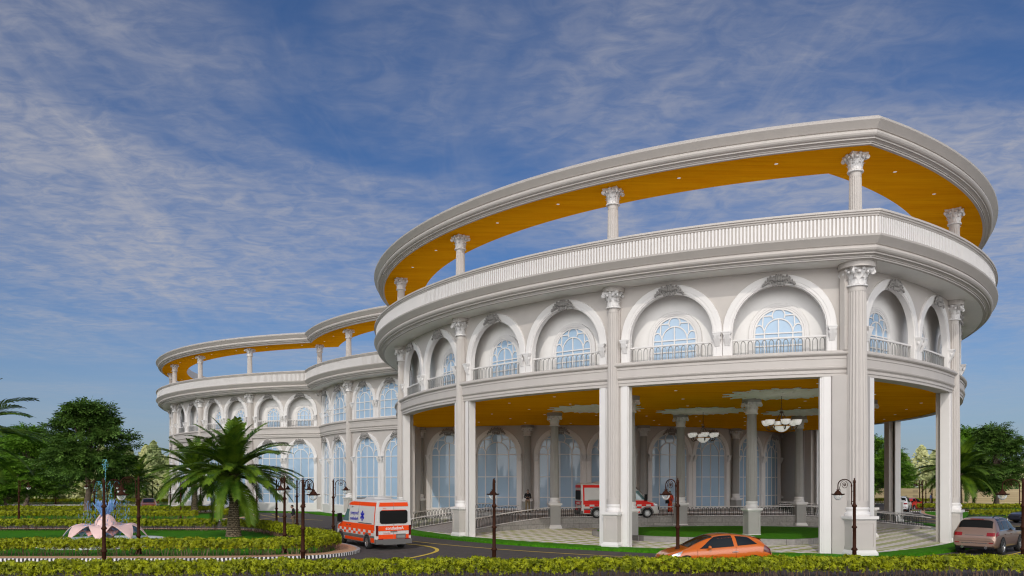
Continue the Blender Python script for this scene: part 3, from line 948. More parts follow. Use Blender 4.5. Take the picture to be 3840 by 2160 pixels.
def ribbon(mb, L, w, z, mi=0, d0=None):
    a = offset_line(L, w/2 if d0 is None else d0); b = offset_line(L, -w/2 if d0 is None else d0-w)
    zz = z if callable(z) else (lambda i: z)
    mb.grid([[(p[0], p[1], zz(i)) for i, p in enumerate(a)], [(p[0], p[1], zz(i)) for i, p in enumerate(b)]], False, mi, flip=True)

gm = MB(); gm.add([(-900,-300,-.05),(900,-300,-.05),(900,1500,-.05),(-900,1500,-.05)], [(0,1,2,3)])
g = gm.build('ground', grass_mat('rough_grass', (.03,.09,.012), (.07,.16,.025))); g['kind'] = 'structure'
rd = MB(); rd.add([(-150,12,0),(150,12,0),(150,104,0),(40,126,0),(-150,126,0)], [(0,1,2,3,4)])
o = rd.build('road', M['asphalt']); o['kind'] = 'structure'

fc = MB(); fc.add([(-160,-220,.006),(160,-220,.006),(160,21.5,.006),(-160,21.5,.006)], [(0,1,2,3)])  # unseen pale ground added behind the camera to bounce light onto the soffits
o = fc.build('bounce_ground', mat('pale_bounce_ground', (.80,.76,.70), .8, var=.05)); o['kind'] = 'structure'
# paving under the porch, with the grass verge round the whole front
ol0 = outline(.02); olv = outline(1.45)
poly = ol0[2] + ol0[3] + [mirror((-9.2, 71.5))] + [loc(12, 34.6), loc(0, 34.4), loc(-12, 34.6)]
mb = MB(); mb.add([(p[0], p[1], .10) for p in poly], [tuple(range(len(poly)))])
o = mb.build('paving', M['paving']); o['kind'] = 'structure'
mb = MB(); n = 0
for i in range(6):
    a, b = ol0[i], olv[i]
    mb.grid([[(p[0], p[1], .0) for p in b], [(p[0], p[1], .12) for p in b], [(p[0], p[1], .13) for p in a]], False, flip=False)
o = mb.build('grass_verge', M['grass']); o['kind'] = 'stuff'
# short blades along the verge edge
bl = []
for i in range(1, 5):
    for p, t in even_points(olv[i], .022):
        for q in range(2):
            w = .012; h = RNG.uniform(.05, .12); off = RNG.uniform(-.03, .16)
            nx, ny = t[1], -t[0]
            x, y = p[0]-nx*off, p[1]-ny*off; z0 = RNG.uniform(.0, .10)
            lean = RNG.uniform(-.04, .06)
            bl.append([(x-t[0]*w, y-t[1]*w, z0), (x+t[0]*w, y+t[1]*w, z0), (x+nx*lean+t[0]*.003, y+ny*lean+t[1]*.003, z0+h), (x+nx*lean-t[0]*.003, y+ny*lean-t[1]*.003, z0+h)])
o = mesh_obj('grass_blades', quads_mesh('grass_blades', np.array(bl), M['grass'])); o['kind'] = 'stuff'

# leaf shaped lawn with stone kerb under the porch
half = [(0, 5.6), (-3.8, 7.3), (-6.9, 9.3), (-8.6, 12.8), (-8.0, 16.3), (-4.9, 18.8)]
ring = half + [(0, 19.7)] + [(-u, t) for u, t in half[:0:-1]]
L = smooth_closed(ring, 8)
L = [loc(0, 5.45)] + L[1:]
LW = [loc(*p) if i else p for i, p in enumerate(L)]
inn = offset_line(LW, -.28, True)
ctr = np.mean(np.array(LW), axis=0)
if np.hypot(*(np.array(inn[10])-ctr)) > np.hypot(*(np.array(LW[10])-ctr)): inn = offset_line(LW, .28, True)
mb = MB()
mb.grid([[(p[0], p[1], .10) for p in LW], [(p[0], p[1], .40) for p in LW], [(p[0], p[1], .40) for p in inn], [(p[0], p[1], .30) for p in inn]], False, closeu=True)
tag(mb.build('lawn_kerb', M['granite']), 'low grey stone kerb edging the leaf shaped porch lawn', 'kerb')
sheet('lawn', [inn], .33, M['grass'])

# raised driveway before the drum, ramps at both sides, stone retaining wall
IN = [(-16.6, 17.0), (-14.6, 19.0), (-12.2, 20.8), (-9.4, 22.0), (-5, 22.35), (0, 22.45), (5, 22.35), (9.4, 22.0), (12.2, 20.8), (14.6, 19.0), (16.6, 17.0)]
OUT = [(-19.6, 21.9), (-17.2, 24.6), (-14.6, 26.6), (-11.5, 28.0), (-6, 28.9), (0, 29.1), (6, 28.9), (11.5, 28.0), (14.6, 26.6), (17.2, 24.6), (19.6, 21.9)]
IL = smooth_open([loc(*p) for p in IN], 8); OLN = smooth_open([loc(*p) for p in OUT], 8)
NI = len(IL)
def zramp(i):
    f = i/(NI-1)*10
    e = min(f, 10-f)
    return .10 + .70*min(1, max(0, e/2.8))**1.0
mb = MB()
mb.grid([[(p[0], p[1], zramp(i)) for i, p in enumerate(IL)], [(p[0], p[1], zramp(i)) for i, p in enumerate(OLN)]], False, flip=True)
o = mb.build('driveway', M['drive']); o['kind'] = 'structure'
mb = MB()
ilo = offset_line(IL, -.14)
mb.grid([[(p[0], p[1], .0) for p in ilo], [(p[0], p[1], zramp(i)+.06) for i, p in enumerate(ilo)], [(p[0], p[1], zramp(i)+.06) for i, p in enumerate(IL)], [(p[0], p[1], zramp(i)-.02) for i, p in enumerate(IL)]], False)
tag(mb.build('retaining_wall', M['granite']), 'low grey stone retaining wall carrying the raised porch driveway', 'wall')
pav = [loc(-11.8, 28.0)] + OLN[24:57] + [loc(11.8, 28.0), loc(13.4, 36.5), loc(0, 35.6), loc(-13.4, 36.5)]
mb = MB(); mb.prism([tuple(p) for p in pav], .5, .95); o = mb.build('pavement', M['concrete']); o['kind'] = 'structure'

def rail_run(name, L, zf, label, step=.30, group=None):
    """white top and bottom bars with dark hairpin pickets between, following line L (x,y), base heights zf(i)"""
    root = empty(name, (L[0][0], L[0][1], 0), 0, label, 'railing', group)
    inv = Matrix.Translation((-L[0][0], -L[0][1], 0))
    pts = [np.array((p[0], p[1], zf(i))) for i, p in enumerate(L)]
    mb = MB()
    for h, r in ((.74, .035), (.06, .03)):
        mb.tube([tuple(p + np.array((0,0,h))) for p in pts], r, 4, False)
    o = mb.build('rail', M['white'], root); o.matrix_parent_inverse = inv
    mb = MB()
    seg = [np.linalg.norm(pts[i+1]-pts[i]) for i in range(len(pts)-1)]
    tot = sum(seg); n = int(tot/step)
    def at(d):
        d = min(max(d, 0), tot-1e-4); i = 0
        while d > seg[i]: d -= seg[i]; i += 1
        return pts[i] + (pts[i+1]-pts[i])*(d/seg[i])
    w = .09
    for k in range(n):
        c = (k+.5)*step; P = []
        for dx, h in [(-w, .05), (-w, .52)] + [(w*math.cos(PI-PI*q/5), .52+.16*math.sin(PI*q/5)) for q in range(1, 5)] + [(w, .52), (w, .05)]:
            p = at(c+dx); P.append((p[0], p[1], p[2]+h))
        mb.tube(P, .021, 4, False)
    o = mb.build('pickets', M['railmetal'], root); o.matrix_parent_inverse = inv
    return root
rail_run('railing', offset_line(IL, -.07), lambda i: zramp(i)+.05, 'dark hairpin railing along the retaining wall beside the porch lawn')
rail_run('railing', OLN[:26], lambda i: zramp(i), 'dark hairpin railing on the outer edge of the ramp behind the left pillar')
rail_run('railing', OLN[-26:], lambda i: zramp(NI-26+i), 'dark hairpin railing on the outer edge of the ramp towards the parked cars')
SEC = smooth_open([loc(*p) for p in [(-21.2, 25.4), (-18.4, 28.2), (-15.4, 30.2), (-12.6, 31.4)]], 8)
rail_run('railing', SEC, lambda i: .1 + .8*min(1, i/20), 'pale hairpin railing against the white plinth left of the ramp')
SEC2 = smooth_open([loc(*p) for p in [(12.6, 31.4), (15.4, 30.2), (18.4, 28.2), (21.2, 25.4)]], 8)
rail_run('railing', SEC2, lambda i: .9 - .8*max(0, (i-4)/20), 'pale hairpin railing running down beside the far right ramp')
# flank walls under the outer ramp railings
mb = MB()
for Ls, z in ((OLN[:26], [zramp(i) for i in range(26)]), (OLN[-26:], [zramp(NI-26+i) for i in range(26)])):
    o2 = offset_line(Ls, .14)
    mb.grid([[(p[0], p[1], 0) for p in o2], [(p[0], p[1], z[i]+.03) for i, p in enumerate(o2)], [(p[0], p[1], z[i]+.03) for i, p in enumerate(Ls)]], False)
tag(mb.build('ramp_wall', M['granite']), 'grey stone side walls under the outer ramp railings', 'wall')

# painted lines
mb = MB()
LA = [P1.P(BAYP*f, 3.75, 0)[:2] for f in np.linspace(-.1, -2.55, 60)]; ribbon(mb, LA, .13, .006)
LB = [DR.P(BAYD*f, 6.6, 0)[:2] for f in np.linspace(.35, 1.5, 30)]; ribbon(mb, LB, .13, .006)
LC = [WG.P(-BAYW*f, 6.6, 0)[:2] for f in np.linspace(.3, 4.5, 50)]; ribbon(mb, LC, .13, .006)
LD = [P2.P(BAYP*f, 3.75, 0)[:2] for f in np.linspace(.1, 3.6, 70)]; ribbon(mb, LD, .13, .006)
LD = [P2.P(BAYP*f, 7.2, 0)[:2] for f in np.linspace(1.2, 4.0, 60)]; ribbon(mb, LD, .13, .006)
LE = smooth_open([(-11.2, 48.5), (-8.6, 46.6), (-6.0, 44.3), (-4.3, 42.1), (-3.75, 39.75), (-4.2, 37.2), (-5.2, 35.0), (-7.5, 32.6), (-12, 31.4), (-20, 31.2), (-40, 31.2)], 10); ribbon(mb, LE, .20, .010)
LF = smooth_open([(-12.2, 55), (-15, 57.8), (-18, 60.0), (-24, 61.4), (-50, 61.6)], 8); ribbon(mb, LF, .13, .006)
LG = smooth_open([(-17.5, 66.0), (-21, 68.4), (-22.8, 72), (-22.6, 77), (-25, 83)], 8); ribbon(mb, LG, .13, .010)
LH = smooth_open([(-50, 64.4), (-24, 64.4), (-17.5, 66.0)], 8); ribbon(mb, LH, .13, .006)
LI = smooth_open([(-75, 104), (-50, 104), (-30, 106)], 8); ribbon(mb, LI, .16, .006)
LJ = smooth_open([(30, 104), (38, 104.5), (41.5, 101.5), (41, 97.5), (37, 96.5), (30, 97)], 8); ribbon(mb, LJ, .2, .006)
for y in (72.5, 76): ribbon(mb, smooth_open([(26, y), (34, y-.4), (44, y-2.5)], 6), .16, .006)
ribbon(mb, smooth_open([(30, 65.5), (38, 63.5), (46, 60)], 6), .16, .006)
o = mb.build('road_markings', M['yellow']); o['kind'] = 'structure'

# ---- planted islands: striped kerb, tan walk, lawn
def stripes_kerb(name, L, label, closed=True, h=.14, w=.16, step=.088):
    pts = [np.array(p, float) for p in L]
    if closed: pts = pts + [pts[0]]
    mb = MB(); rs = []
    seg = [np.hypot(*(pts[i+1]-pts[i])) for i in range(len(pts)-1)]; tot = sum(seg); n = int(tot/step)
    res = []; i = 0; acc = 0
    for k in range(n+1):
        d = min(k*tot/n, tot-1e-5)
        while acc + seg[i] < d: acc += seg[i]; i += 1
        res.append(tuple(pts[i] + (pts[i+1]-pts[i])*((d-acc)/seg[i])))
    inn = offset_line(res, w)
    for k in range(n):
        a, b, c, d = res[k], res[k+1], inn[k+1], inn[k]
        mb.add([(*a,0),(*b,0),(*c,0),(*d,0),(*a,h),(*b,h),(*c,h),(*d,h)], [(4,5,6,7),(0,1,5,4),(2,3,7,6)], False, k % 2)
    return tag(mb.build(name, [M['kerbwhite'], M['kerbblack']]), label, 'kerb')
def orient_ccw(L):
    a = sum(L[i][0]*L[(i+1) % len(L)][1]-L[(i+1) % len(L)][0]*L[i][1] for i in range(len(L)))
    return L if a > 0 else L[::-1]
def island(L, klabel, walk=1.15):
    L = orient_ccw(L)
    stripes_kerb('striped_kerb', L, klabel)
    a = offset_line(L, .15, True); b = offset_line(L, walk, True)
    mb = MB(); mb.grid([[(p[0], p[1], .136) for p in a], [(p[0], p[1], .136) for p in b]], False, closeu=True)
    o = mb.build('footpath', M['tan']); o['kind'] = 'structure'
    sheet('lawn', [b], .12, M['grass'])
I1 = smooth_closed([(-50, 34.45), (-40, 34.45), (-30, 34.45), (-20, 34.45), (-14, 34.5), (-10.6, 35.1), (-8.4, 36.3), (-7.45, 38.5), (-8.1, 41.2), (-10.2, 44.8), (-12.6, 48.5), (-15.2, 52.6), (-18.0, 55.6), (-22, 56.6), (-32, 56.8), (-42, 56.8), (-50, 56.8)], 7)
island(I1, 'black and white striped kerb round the near fountain island')
I2 = smooth_closed([(-70, 67.5), (-55, 67.4), (-40, 67.4), (-29, 67.8), (-25.2, 70.2), (-24.1, 74.5), (-25.6, 79.5), (-29, 84.2), (-34, 86), (-50, 86.4), (-70, 86.4)], 7)
island(I2, 'black and white striped kerb round the second island behind the palm')
I3 = smooth_closed([(-110, 113), (-80, 112.6), (-50, 112.4), (-34, 113), (-30, 116), (-34, 119.4), (-60, 120), (-110, 120)], 6)
island(I3, 'black and white striped kerb behind the far orange car', 1.0)
I4 = smooth_closed([(52, 94.5), (47, 93.6), (44.2, 91), (45.8, 88.3), (52, 87.2), (62, 85), (64, 90)], 7)
island(I4, 'black and white striped kerb of the small island seen between the right pillars', .9)
I5 = smooth_closed([(40, 123), (44, 120.5), (54, 119.5), (64, 115), (66, 119), (54, 125)], 7)
island(I5, 'striped kerb of the hedge strip along the sandstone wall', .9)
I6 = smooth_closed([(39.5, 73), (41, 71.0), (47, 70.0), (58, 67.0), (66, 70), (64, 100), (52, 98), (43, 84)], 7)
island(I6, 'striped kerb of the lawn with the right hand palm and tree', .5)
I7 = smooth_closed([(31.2, 50.6), (33, 49.2), (37, 49.0), (44, 49.4), (44, 54), (36, 53)], 7)
island(I7, 'striped kerb end behind the bronze car at the right edge', .5)

# ---- hedges: short clipped blocks
def hedge_meshes(seed, L=2.2, H=.77, W=.85, n=2600):
    g = np.random.default_rng(seed)
    # leaf clumps in the upper two thirds, thicker on the skin
    bumps = g.uniform(-1, 1, (9, 3))
    P = []; cl = None
    while len(P) < n:
        x = g.uniform(-L/2, L/2); y = g.uniform(-W/2, W/2); z = g.uniform(.24, H)
        if cl is None: cl = np.c_[g.uniform(-L/2, L/2, 60), g.uniform(-W/2, W/2, 60), g.uniform(.30, H, 60)]
        dd = np.min(np.sum(((cl - (x, y, z))*(1, 1, 1.15))**2, axis=1))**.5
        if dd > .125 and g.random() > .18: continue
        d = min((L/2-abs(x))/.18, (W/2-abs(y))/.16, (H-z)/.13)
        prof = 1.0 if z > .46 else ((z-.24)/.22)**1.5
        if g.random() > prof: continue
        if d > 1 and g.random() > .28: continue
        # ragged outline
        r = .06*math.sin(x*5+seed)+.05*math.sin(x*11+y*7+seed*2)
        P.append((x*(1+.02*r), y*(1+r*.5), z + r*.5*(z/H)))
    P = np.array(P); n = len(P)
    nrm = np.c_[P[:,0]/L*1.0, P[:,1]/W*2.2, (P[:,2]-.45)/H*2.2] + g.normal(0, .75, (n,3))
    nrm /= np.linalg.norm(nrm, axis=1)[:,None]
    a = np.cross(nrm, g.normal(0,1,(n,3))); a /= np.linalg.norm(a, axis=1)[:,None]
    b = np.cross(nrm, a)
    s = g.uniform(.034, .062, n)[:,None]
    Q = []
    for (k1, k2) in ((1,0),(-.4,.95),(-.5,-.9)):            # three lobes per leaf
        d1 = a*k1 + b*k2; d1 /= np.linalg.norm(d1, axis=1)[:,None]; d2 = np.cross(nrm, d1)
        fold = nrm*.25
        Q.append(np.stack([P, P+s*(d1*.7+d2*.5+fold), P+s*d1*1.35, P+s*(d1*.7-d2*.5+fold)], 1))
    Q = np.concatenate(Q)
    fol = quads_mesh('hedge_foliage', Q, M['hedge'])
    mb = MB(); rn = random.Random(seed)
    for k in range(60):
        x = rn.uniform(-L/2+.05, L/2-.05); y = rn.uniform(-W*.42, W*.42)
        x1 = x + rn.uniform(-.14, .14); y1 = y + rn.uniform(-.1, .1)
        mb.tube([(x, y, 0), ((x+x1)/2+rn.uniform(-.03,.03), (y+y1)/2, .2), (x1, y1, .48)], [.011, .009, .006], 3, False, caps=False)
    return fol, mb.mesh('hedge_stems', M['stem'])
HM = [hedge_meshes(s) for s in (1, 2, 3)]
HN = [0]
def hedge_block(x, y, rz, z, label, group, sc=1.0):
    f, s = HM[HN[0] % 3]; HN[0] += 1
    o = mesh_obj('hedge', f); o.location = (x, y, z); o.rotation_euler = (0, 0, rz + (PI if random.random() < .5 else 0))
    o.scale = (sc, 1.0, 1 + .03*math.sin(HN[0]*2.3))
    tag(o, label, 'hedge', group)
    t = mesh_obj('stems', s, o)
    return o
def hedge_line(P, z, label, group, L=2.2, gap=.0):
    P = [np.array(p, float) for p in P]
    seg = [np.hypot(*(P[i+1]-P[i])) for i in range(len(P)-1)]; tot = sum(seg); n = max(1, round(tot/(L+gap))); st = tot/n
    i = 0; acc = 0
    for k in range(n):
        d = (k+.5)*st
        while acc + seg[i] < d: acc += seg[i]; i += 1
        p = P[i] + (P[i+1]-P[i])*((d-acc)/seg[i]); t = P[i+1]-P[i]
        hedge_block(p[0], p[1], math.atan2(t[1], t[0]), z, label, group, (st-gap)/L)
hedge_line([(-20.5, 26.75), (22, 29.0)], 0.0, 'yellow green clipped hedge block in the long row across the bottom of the picture', 'hedge row nearest the viewer')
hedge_line([(-34, 35.95), (-11.2, 36.0)], .12, 'yellow green hedge block on the front edge of the fountain island', 'hedge along the front of the fountain island', gap=.1)
hedge_line(smooth_open([(-11.2, 36.1), (-9.3, 37.2), (-9.0, 39.6), (-10.4, 42.3), (-12.6, 45.8), (-14.8, 49.6), (-17.2, 52.9), (-19.4, 54.0)], 5), .12, 'hedge block curving round the nose of the fountain island beside the orange ambulance', 'hedge round the nose of the fountain island', L=1.9)
hedge_line([(-20.0, 54.2), (-46, 54.4)], .12, 'hedge block along the rear edge of the fountain island behind the pink lotus', 'hedge along the rear of the fountain island', gap=.12)
hedge_line([(-27.5, 69.6), (-62, 69.4)], .12, 'hedge block on the front of the second island beyond the fountain', 'front hedge of the second island', gap=.12)
hedge_line([(-26.2, 72), (-26.6, 77.5)], .12, 'hedge block at the rounded end of the second island by the tan footpath', 'end hedge of the second island', L=1.9)
hedge_line([(-30, 82.6), (-68, 82.8)], .12, 'hedge block on the rear of the second island below the big tree', 'rear hedge of the second island')
hedge_line([(-33, 115.5), (-100, 116)], .12, 'hedge block in the far row behind the orange car in the avenue', 'far left hedge row', L=2.6)
hedge_line([(41.6, 72.4), (47.5, 71.4), (58, 68.8)], .12, 'hedge block before the lawn behind the bronze car', 'hedge row behind the bronze car')
hedge_line([(46.6, 91.6), (62, 88.2)], .12, 'hedge block on the small island seen between the right pillars', 'hedge on the small right island')
hedge_line([(46, 122.4), (63, 117.5)], .12, 'hedge block at the foot of the sandstone wall', 'hedge under the sandstone wall')

# sandstone boundary wall
mb = MB(); w = [(30, 152), (60, 135), (85, 111), (110, 90)]
v = []
mb.grid([[(p[0], p[1], z) for p in w] for z in (0, 2.25)], False)
mb.grid([[(p[0], p[1], 2.25) for p in w], [(p[0]+.3, p[1]+.3, 2.25) for p in w], [(p[0]+.3, p[1]+.3, 0) for p in w]], False)
tag(mb.build('boundary_wall', M['wallstone']), 'long sandstone block boundary wall beyond the right hand lawn', 'wall')

# ---- street lamps
def lamp_proto():
    post = MB()
    post.lathe([(.17,0),(.17,.05),(.13,.09),(.12,.2),(.085,.3),(.08,.80),(.115,.82),(.12,.86),(.085,.90),(.07,.94),(.066,1.66),(.10,1.68),(.105,1.72),(.07,1.76),(.062,1.8),(.06,2.48),(.095,2.5),(.10,2.55),(.06,2.60),(.05,2.64),(.046,3.42),(.062,3.44),(.062,3.46),(.046,3.47),(.058,3.50),(.03,3.53),(.022,3.56),(.03,3.58),(.0,3.62)], 14)
    o = post.build('street_lamp', M['lampmetal'])
    arm = MB()
    arm.tube([(.125, 0, 2.62), (.125, 0, 3.32)], .018, 6)
    for z in (2.70, 3.10): arm.tube([(.03, 0, z), (.125, 0, z)], .014, 5)
    arm.sphere((.125,0,2.60), .028); arm.lathe([(.0,3.26),(.035,3.28),(.03,3.34),(.02,3.36)], 8, M=Matrix.Translation((.125,0,0)))
    P = [(.125, 3.33)]
    for k in range(13):
        a = PI - PI*k/12; P.append((.425 + .30*math.cos(a), 3.33 + .225*math.sin(a)))
    P += [(.725, 3.24), (.725, 3.14)]
    arm.tube([(x, 0, z) for x, z in P], .021, 6)
    S = []
    for k in range(30):
        f = k/29; a = -.2 + f*4.2*PI; r = .165*(1-f)+.018
        S.append((.44 + r*math.cos(a), 0, 3.34 + r*math.sin(a)))
    arm.tube([(.66, 0, 3.16), (.65, 0, 3.25)] + S, .011, 5)
    for k in range(5):
        a = k*2*PI/5; arm.sphere((.44+.035*math.cos(a), 0, 3.34+.035*math.sin(a)), .02, n=6, m=4)
    S = [(.655+.05*math.cos(a), 0, 3.13+.05*math.sin(a)) for a in [q*.5 for q in range(12)]]
    arm.tube(S, .008, 4)
    arm.build('bracket_arm', M['lampmetal'], o)
    T = Matrix.Translation((.725, 0, 0))
    sh = MB()
    sh.lathe([(.03,3.16),(.075,3.15),(.05,3.12),(.055,3.10),(.09,3.08),(.115,3.04),(.15,2.99),(.215,2.955),(.245,2.965),(.25,2.975),(.225,2.945),(.15,2.935),(.0,2.935)], 20, M=T, caps=False)
    for k in range(24):
        a = 2*PI*k/24
        sh.sphere((.725+.235*math.cos(a), .235*math.sin(a), 2.975), .022, .022, .02, 6, 4)
    sh.build('lamp_shade', M['lampmetal'], o)
    gl = MB(); gl.lathe([(.165,2.935),(.165,2.90),(.14,2.83),(.095,2.775),(.045,2.745),(.0,2.738)], 18, M=T, caps=False)
    gl.build('lamp_globe', M['bowl'], o)
    return o
LAMP = lamp_proto()
def sx(x, D): return (x-1920)/2986.7*D
lamps = [  # src-pixel x, depth, arm direction (deg), label
 (390, 30.0, 62, 'brown scroll arm street lamp standing before the lotus fountain'),
 (519.7, 36.8, 205, 'brown scroll arm street lamp on the fountain island just right of the lotus'),
 (1136, 30.0, 72, 'brown street lamp in front of the hedge nose, nearest to the orange ambulance'),
 (1067, 37.5, 272, 'brown street lamp rising from the hedge left of the standing man, lantern towards the viewer'),
 (1037, 51, 0, 'dark street lamp behind the hedge, arm to the right, left of the standing man'),
 (1113.6, 49, 8, 'brown street lamp right behind the man with the phone'),
 (1250, 46.5, 4, 'brown street lamp at the front corner of the orange ambulance'),
 (1853, 30.8, 95, 'brown street lamp seen edge on before the left porch pillar'),
 (2541.6, 30.8, 118, 'brown street lamp behind the bonnet of the orange hatchback'),
 (3204, 30.8, 122, 'brown street lamp in front of the big corner pillar'),
 (3837, 31.0, 130, 'street lamp cut by the right edge beside the bronze car'),
 (353, 71.6, 180, 'slim street lamp in the spray on the left side of the fountain'),
 (432, 70, 100, 'slim street lamp in the spray on the right side of the fountain'),
 (513, 100, 20, 'far street lamp in front of the small palm'),
 (571, 110, 8, 'far street lamp standing behind the orange car in the avenue'),
 (639, 104, 15, 'far dark street lamp at the corner of the left wing'),
 (677.6, 72, 10, 'street lamp in front of the palm at the left wing'),
 (752, 87, 10, 'street lamp between the two palms'),
 (71, 68, 20, 'street lamp far left among the hedges'),
 (209, 115, 90, 'far street lamp behind the large dark tree'),
 (907, 96, 60, 'far street lamp behind the trunk of the front palm'),
 (963, 70.6, 12, 'street lamp at the tan footpath end right of the front palm'),
 (3376.6, 126, 180, 'farthest street lamp against the sandstone wall'),
 (3448.6, 118, 180, 'street lamp at the sandstone wall hedge, middle of the distant group'),
 (3460, 90, 185, 'street lamp on the small island between the right pillars'),
 (3472, 112, 190, 'street lamp just right of the small island, in front of the wall'),
 (3495, 104, 180, 'street lamp half hidden by the white pillar at the right')]
for i, (x, D, a, lb) in enumerate(lamps):
    o = LAMP if i == 0 else copy_tree(LAMP)
    o.location = (sx(x, D), D, 0 if i not in (1, 3) else .12); o.rotation_euler = (0, 0, R(a))
    tag(o, lb, 'street lamp', 'brown scroll arm street lamps')
# ------------------------------------------------------------ palms
def frond_mesh(seed, Lf, th0, th1, n=58):
    """feather leaf: rachis leaves at th0 degrees above level and bends to th1"""
    g = np.random.default_rng(seed); Q = []
    K = 40; pts = [np.zeros(3)]; tan = []
    for k in range(K):
        a = R(th0 + (th1-th0)*((k+.5)/K)**1.25); t = np.array((math.cos(a), 0, math.sin(a))); tan.append(t); pts.append(pts[-1] + t*Lf/K)
    def rach(f):
        x = min(max(f, 0), .9999)*K; i = int(x); return pts[i] + (pts[i+1]-pts[i])*(x-i), tan[i]
    for k in range(n*2):
        f = .10 + .90*(k//2 + .5)/n; sg = 1 if k % 2 else -1
        p, t = rach(f); up = np.array((-t[2], 0, t[0]))
        ln = (.60*math.sin(PI*min(1, .20+.74*f))**.6 + .05)*(1 + g.normal(0, .05))
        side = np.array((0, sg, 0.))
        d = side*.78 + t*(.55+.3*f) + up*(.30-.1*f) + g.normal(0, .04, 3); d /= np.linalg.norm(d)
        w = t*.030; m = p + d*ln*.55 - np.array((0, 0, .02*ln)); e = p + d*ln - np.array((0, 0, .20*ln))
        Q.append([p-w*.8, m-w*1.25, m+w*1.25, p+w*.8]); Q.append([m-w*1.25, e-w*.2, e+w*.2, m+w*1.25])
    for j in range(16):
        (a, ta), (b, tb) = rach(j/16), rach((j+1)/16); r0, r1 = .05*(1-j/17), .05*(1-(j+1)/17)
        for v in (np.array((0, 1, 0)), np.array((0, 0, 1))): Q.append([a-v*r0, b-v*r1, b+v*r1, a+v*r0])
    return quads_mesh('palm_frond', np.array(Q), M['palmleaf'])
FR = [frond_mesh(11, 3.3, 82, 35), frond_mesh(12, 3.9, 52, -8), frond_mesh(13, 4.0, 24, -34), frond_mesh(14, 3.7, 2, -62), frond_mesh(15, 3.1, -30, -84)]
def palm_trunk(h, r0, r1, seed):
    mb = MB(); rn = random.Random(seed); prof = []; k = 0; z = 0
    while z < h:
        f = z/h; r = r1 + (r0-r1)*(1-f)**2.2 + .02*rn.random()
        prof += [(r*1.05, z), (r*.93, z+.10)]; z += .12
    prof.append((r1*.9, h)); mb.lathe(prof, 22, smooth=False)
    for k in range(60):
        a = k*2.4; zz = h - .75*rn.random() + .25; c, s_ = math.cos(a), math.sin(a); rr = r1*.9
        mb.tube([(c*rr, s_*rr, zz-.25), (c*(rr+.10), s_*(rr+.10), zz), (c*(rr+.2), s_*(rr+.2), zz+.25)], [.06, .045, .02], 4, False)
    return mb.mesh('palm_trunk', M['palmtrunk'])
def palm(x, y, z, h, r0, r1, nf, seed, label, sc=1.0, rz=0):
    root = empty('palm_tree', (x, y, z), rz, label, 'palm tree', 'broad date palms in the grounds')
    mesh_obj('trunk', palm_trunk(h, r0, r1, seed), root)
    rn = random.Random(seed)
    for k in range(nf):
        f = k/(nf-1); q = (0 if f < .15 else 1 if f < .42 else 2 if f < .76 else 3 if f < .94 else 4)
        o = mesh_obj('frond', FR[q], root); o.location = (0, 0, h + .25 - .5*f)
        o.rotation_euler = (R(rn.uniform(-14, 14)), R(rn.uniform(-9, 9)), R(k*137.5 + rn.uniform(-10, 10))); s = sc*rn.uniform(.9, 1.08); o.scale = (s, s, s)
    return root
palm(sx(876, 48.4), 48.4, .12, 3.75, .46, .21, 80, 5, 'large date palm with a thick bark trunk on the fountain island lawn', 1.02, .5)
palm(sx(730, 80), 80, .12, 4.0, .40, .22, 46, 6, 'second date palm behind the large one, before the left wing', 1.25, 1.1)
palm(sx(517, 108), 108, .12, 3.4, .3, .2, 36, 8, 'small far palm right of the big dark tree', 1.05, .2)
palm(sx(-175, 40), 40, .12, 5.3, .40, .24, 50, 9, 'palm at the far left edge with only its right hand fronds in view', 1.1, .9)
palm(sx(3597, 94), 94, .12, 4.2, .42, .24, 50, 10, 'date palm standing just right of the right porch pillar', 1.28, .3)

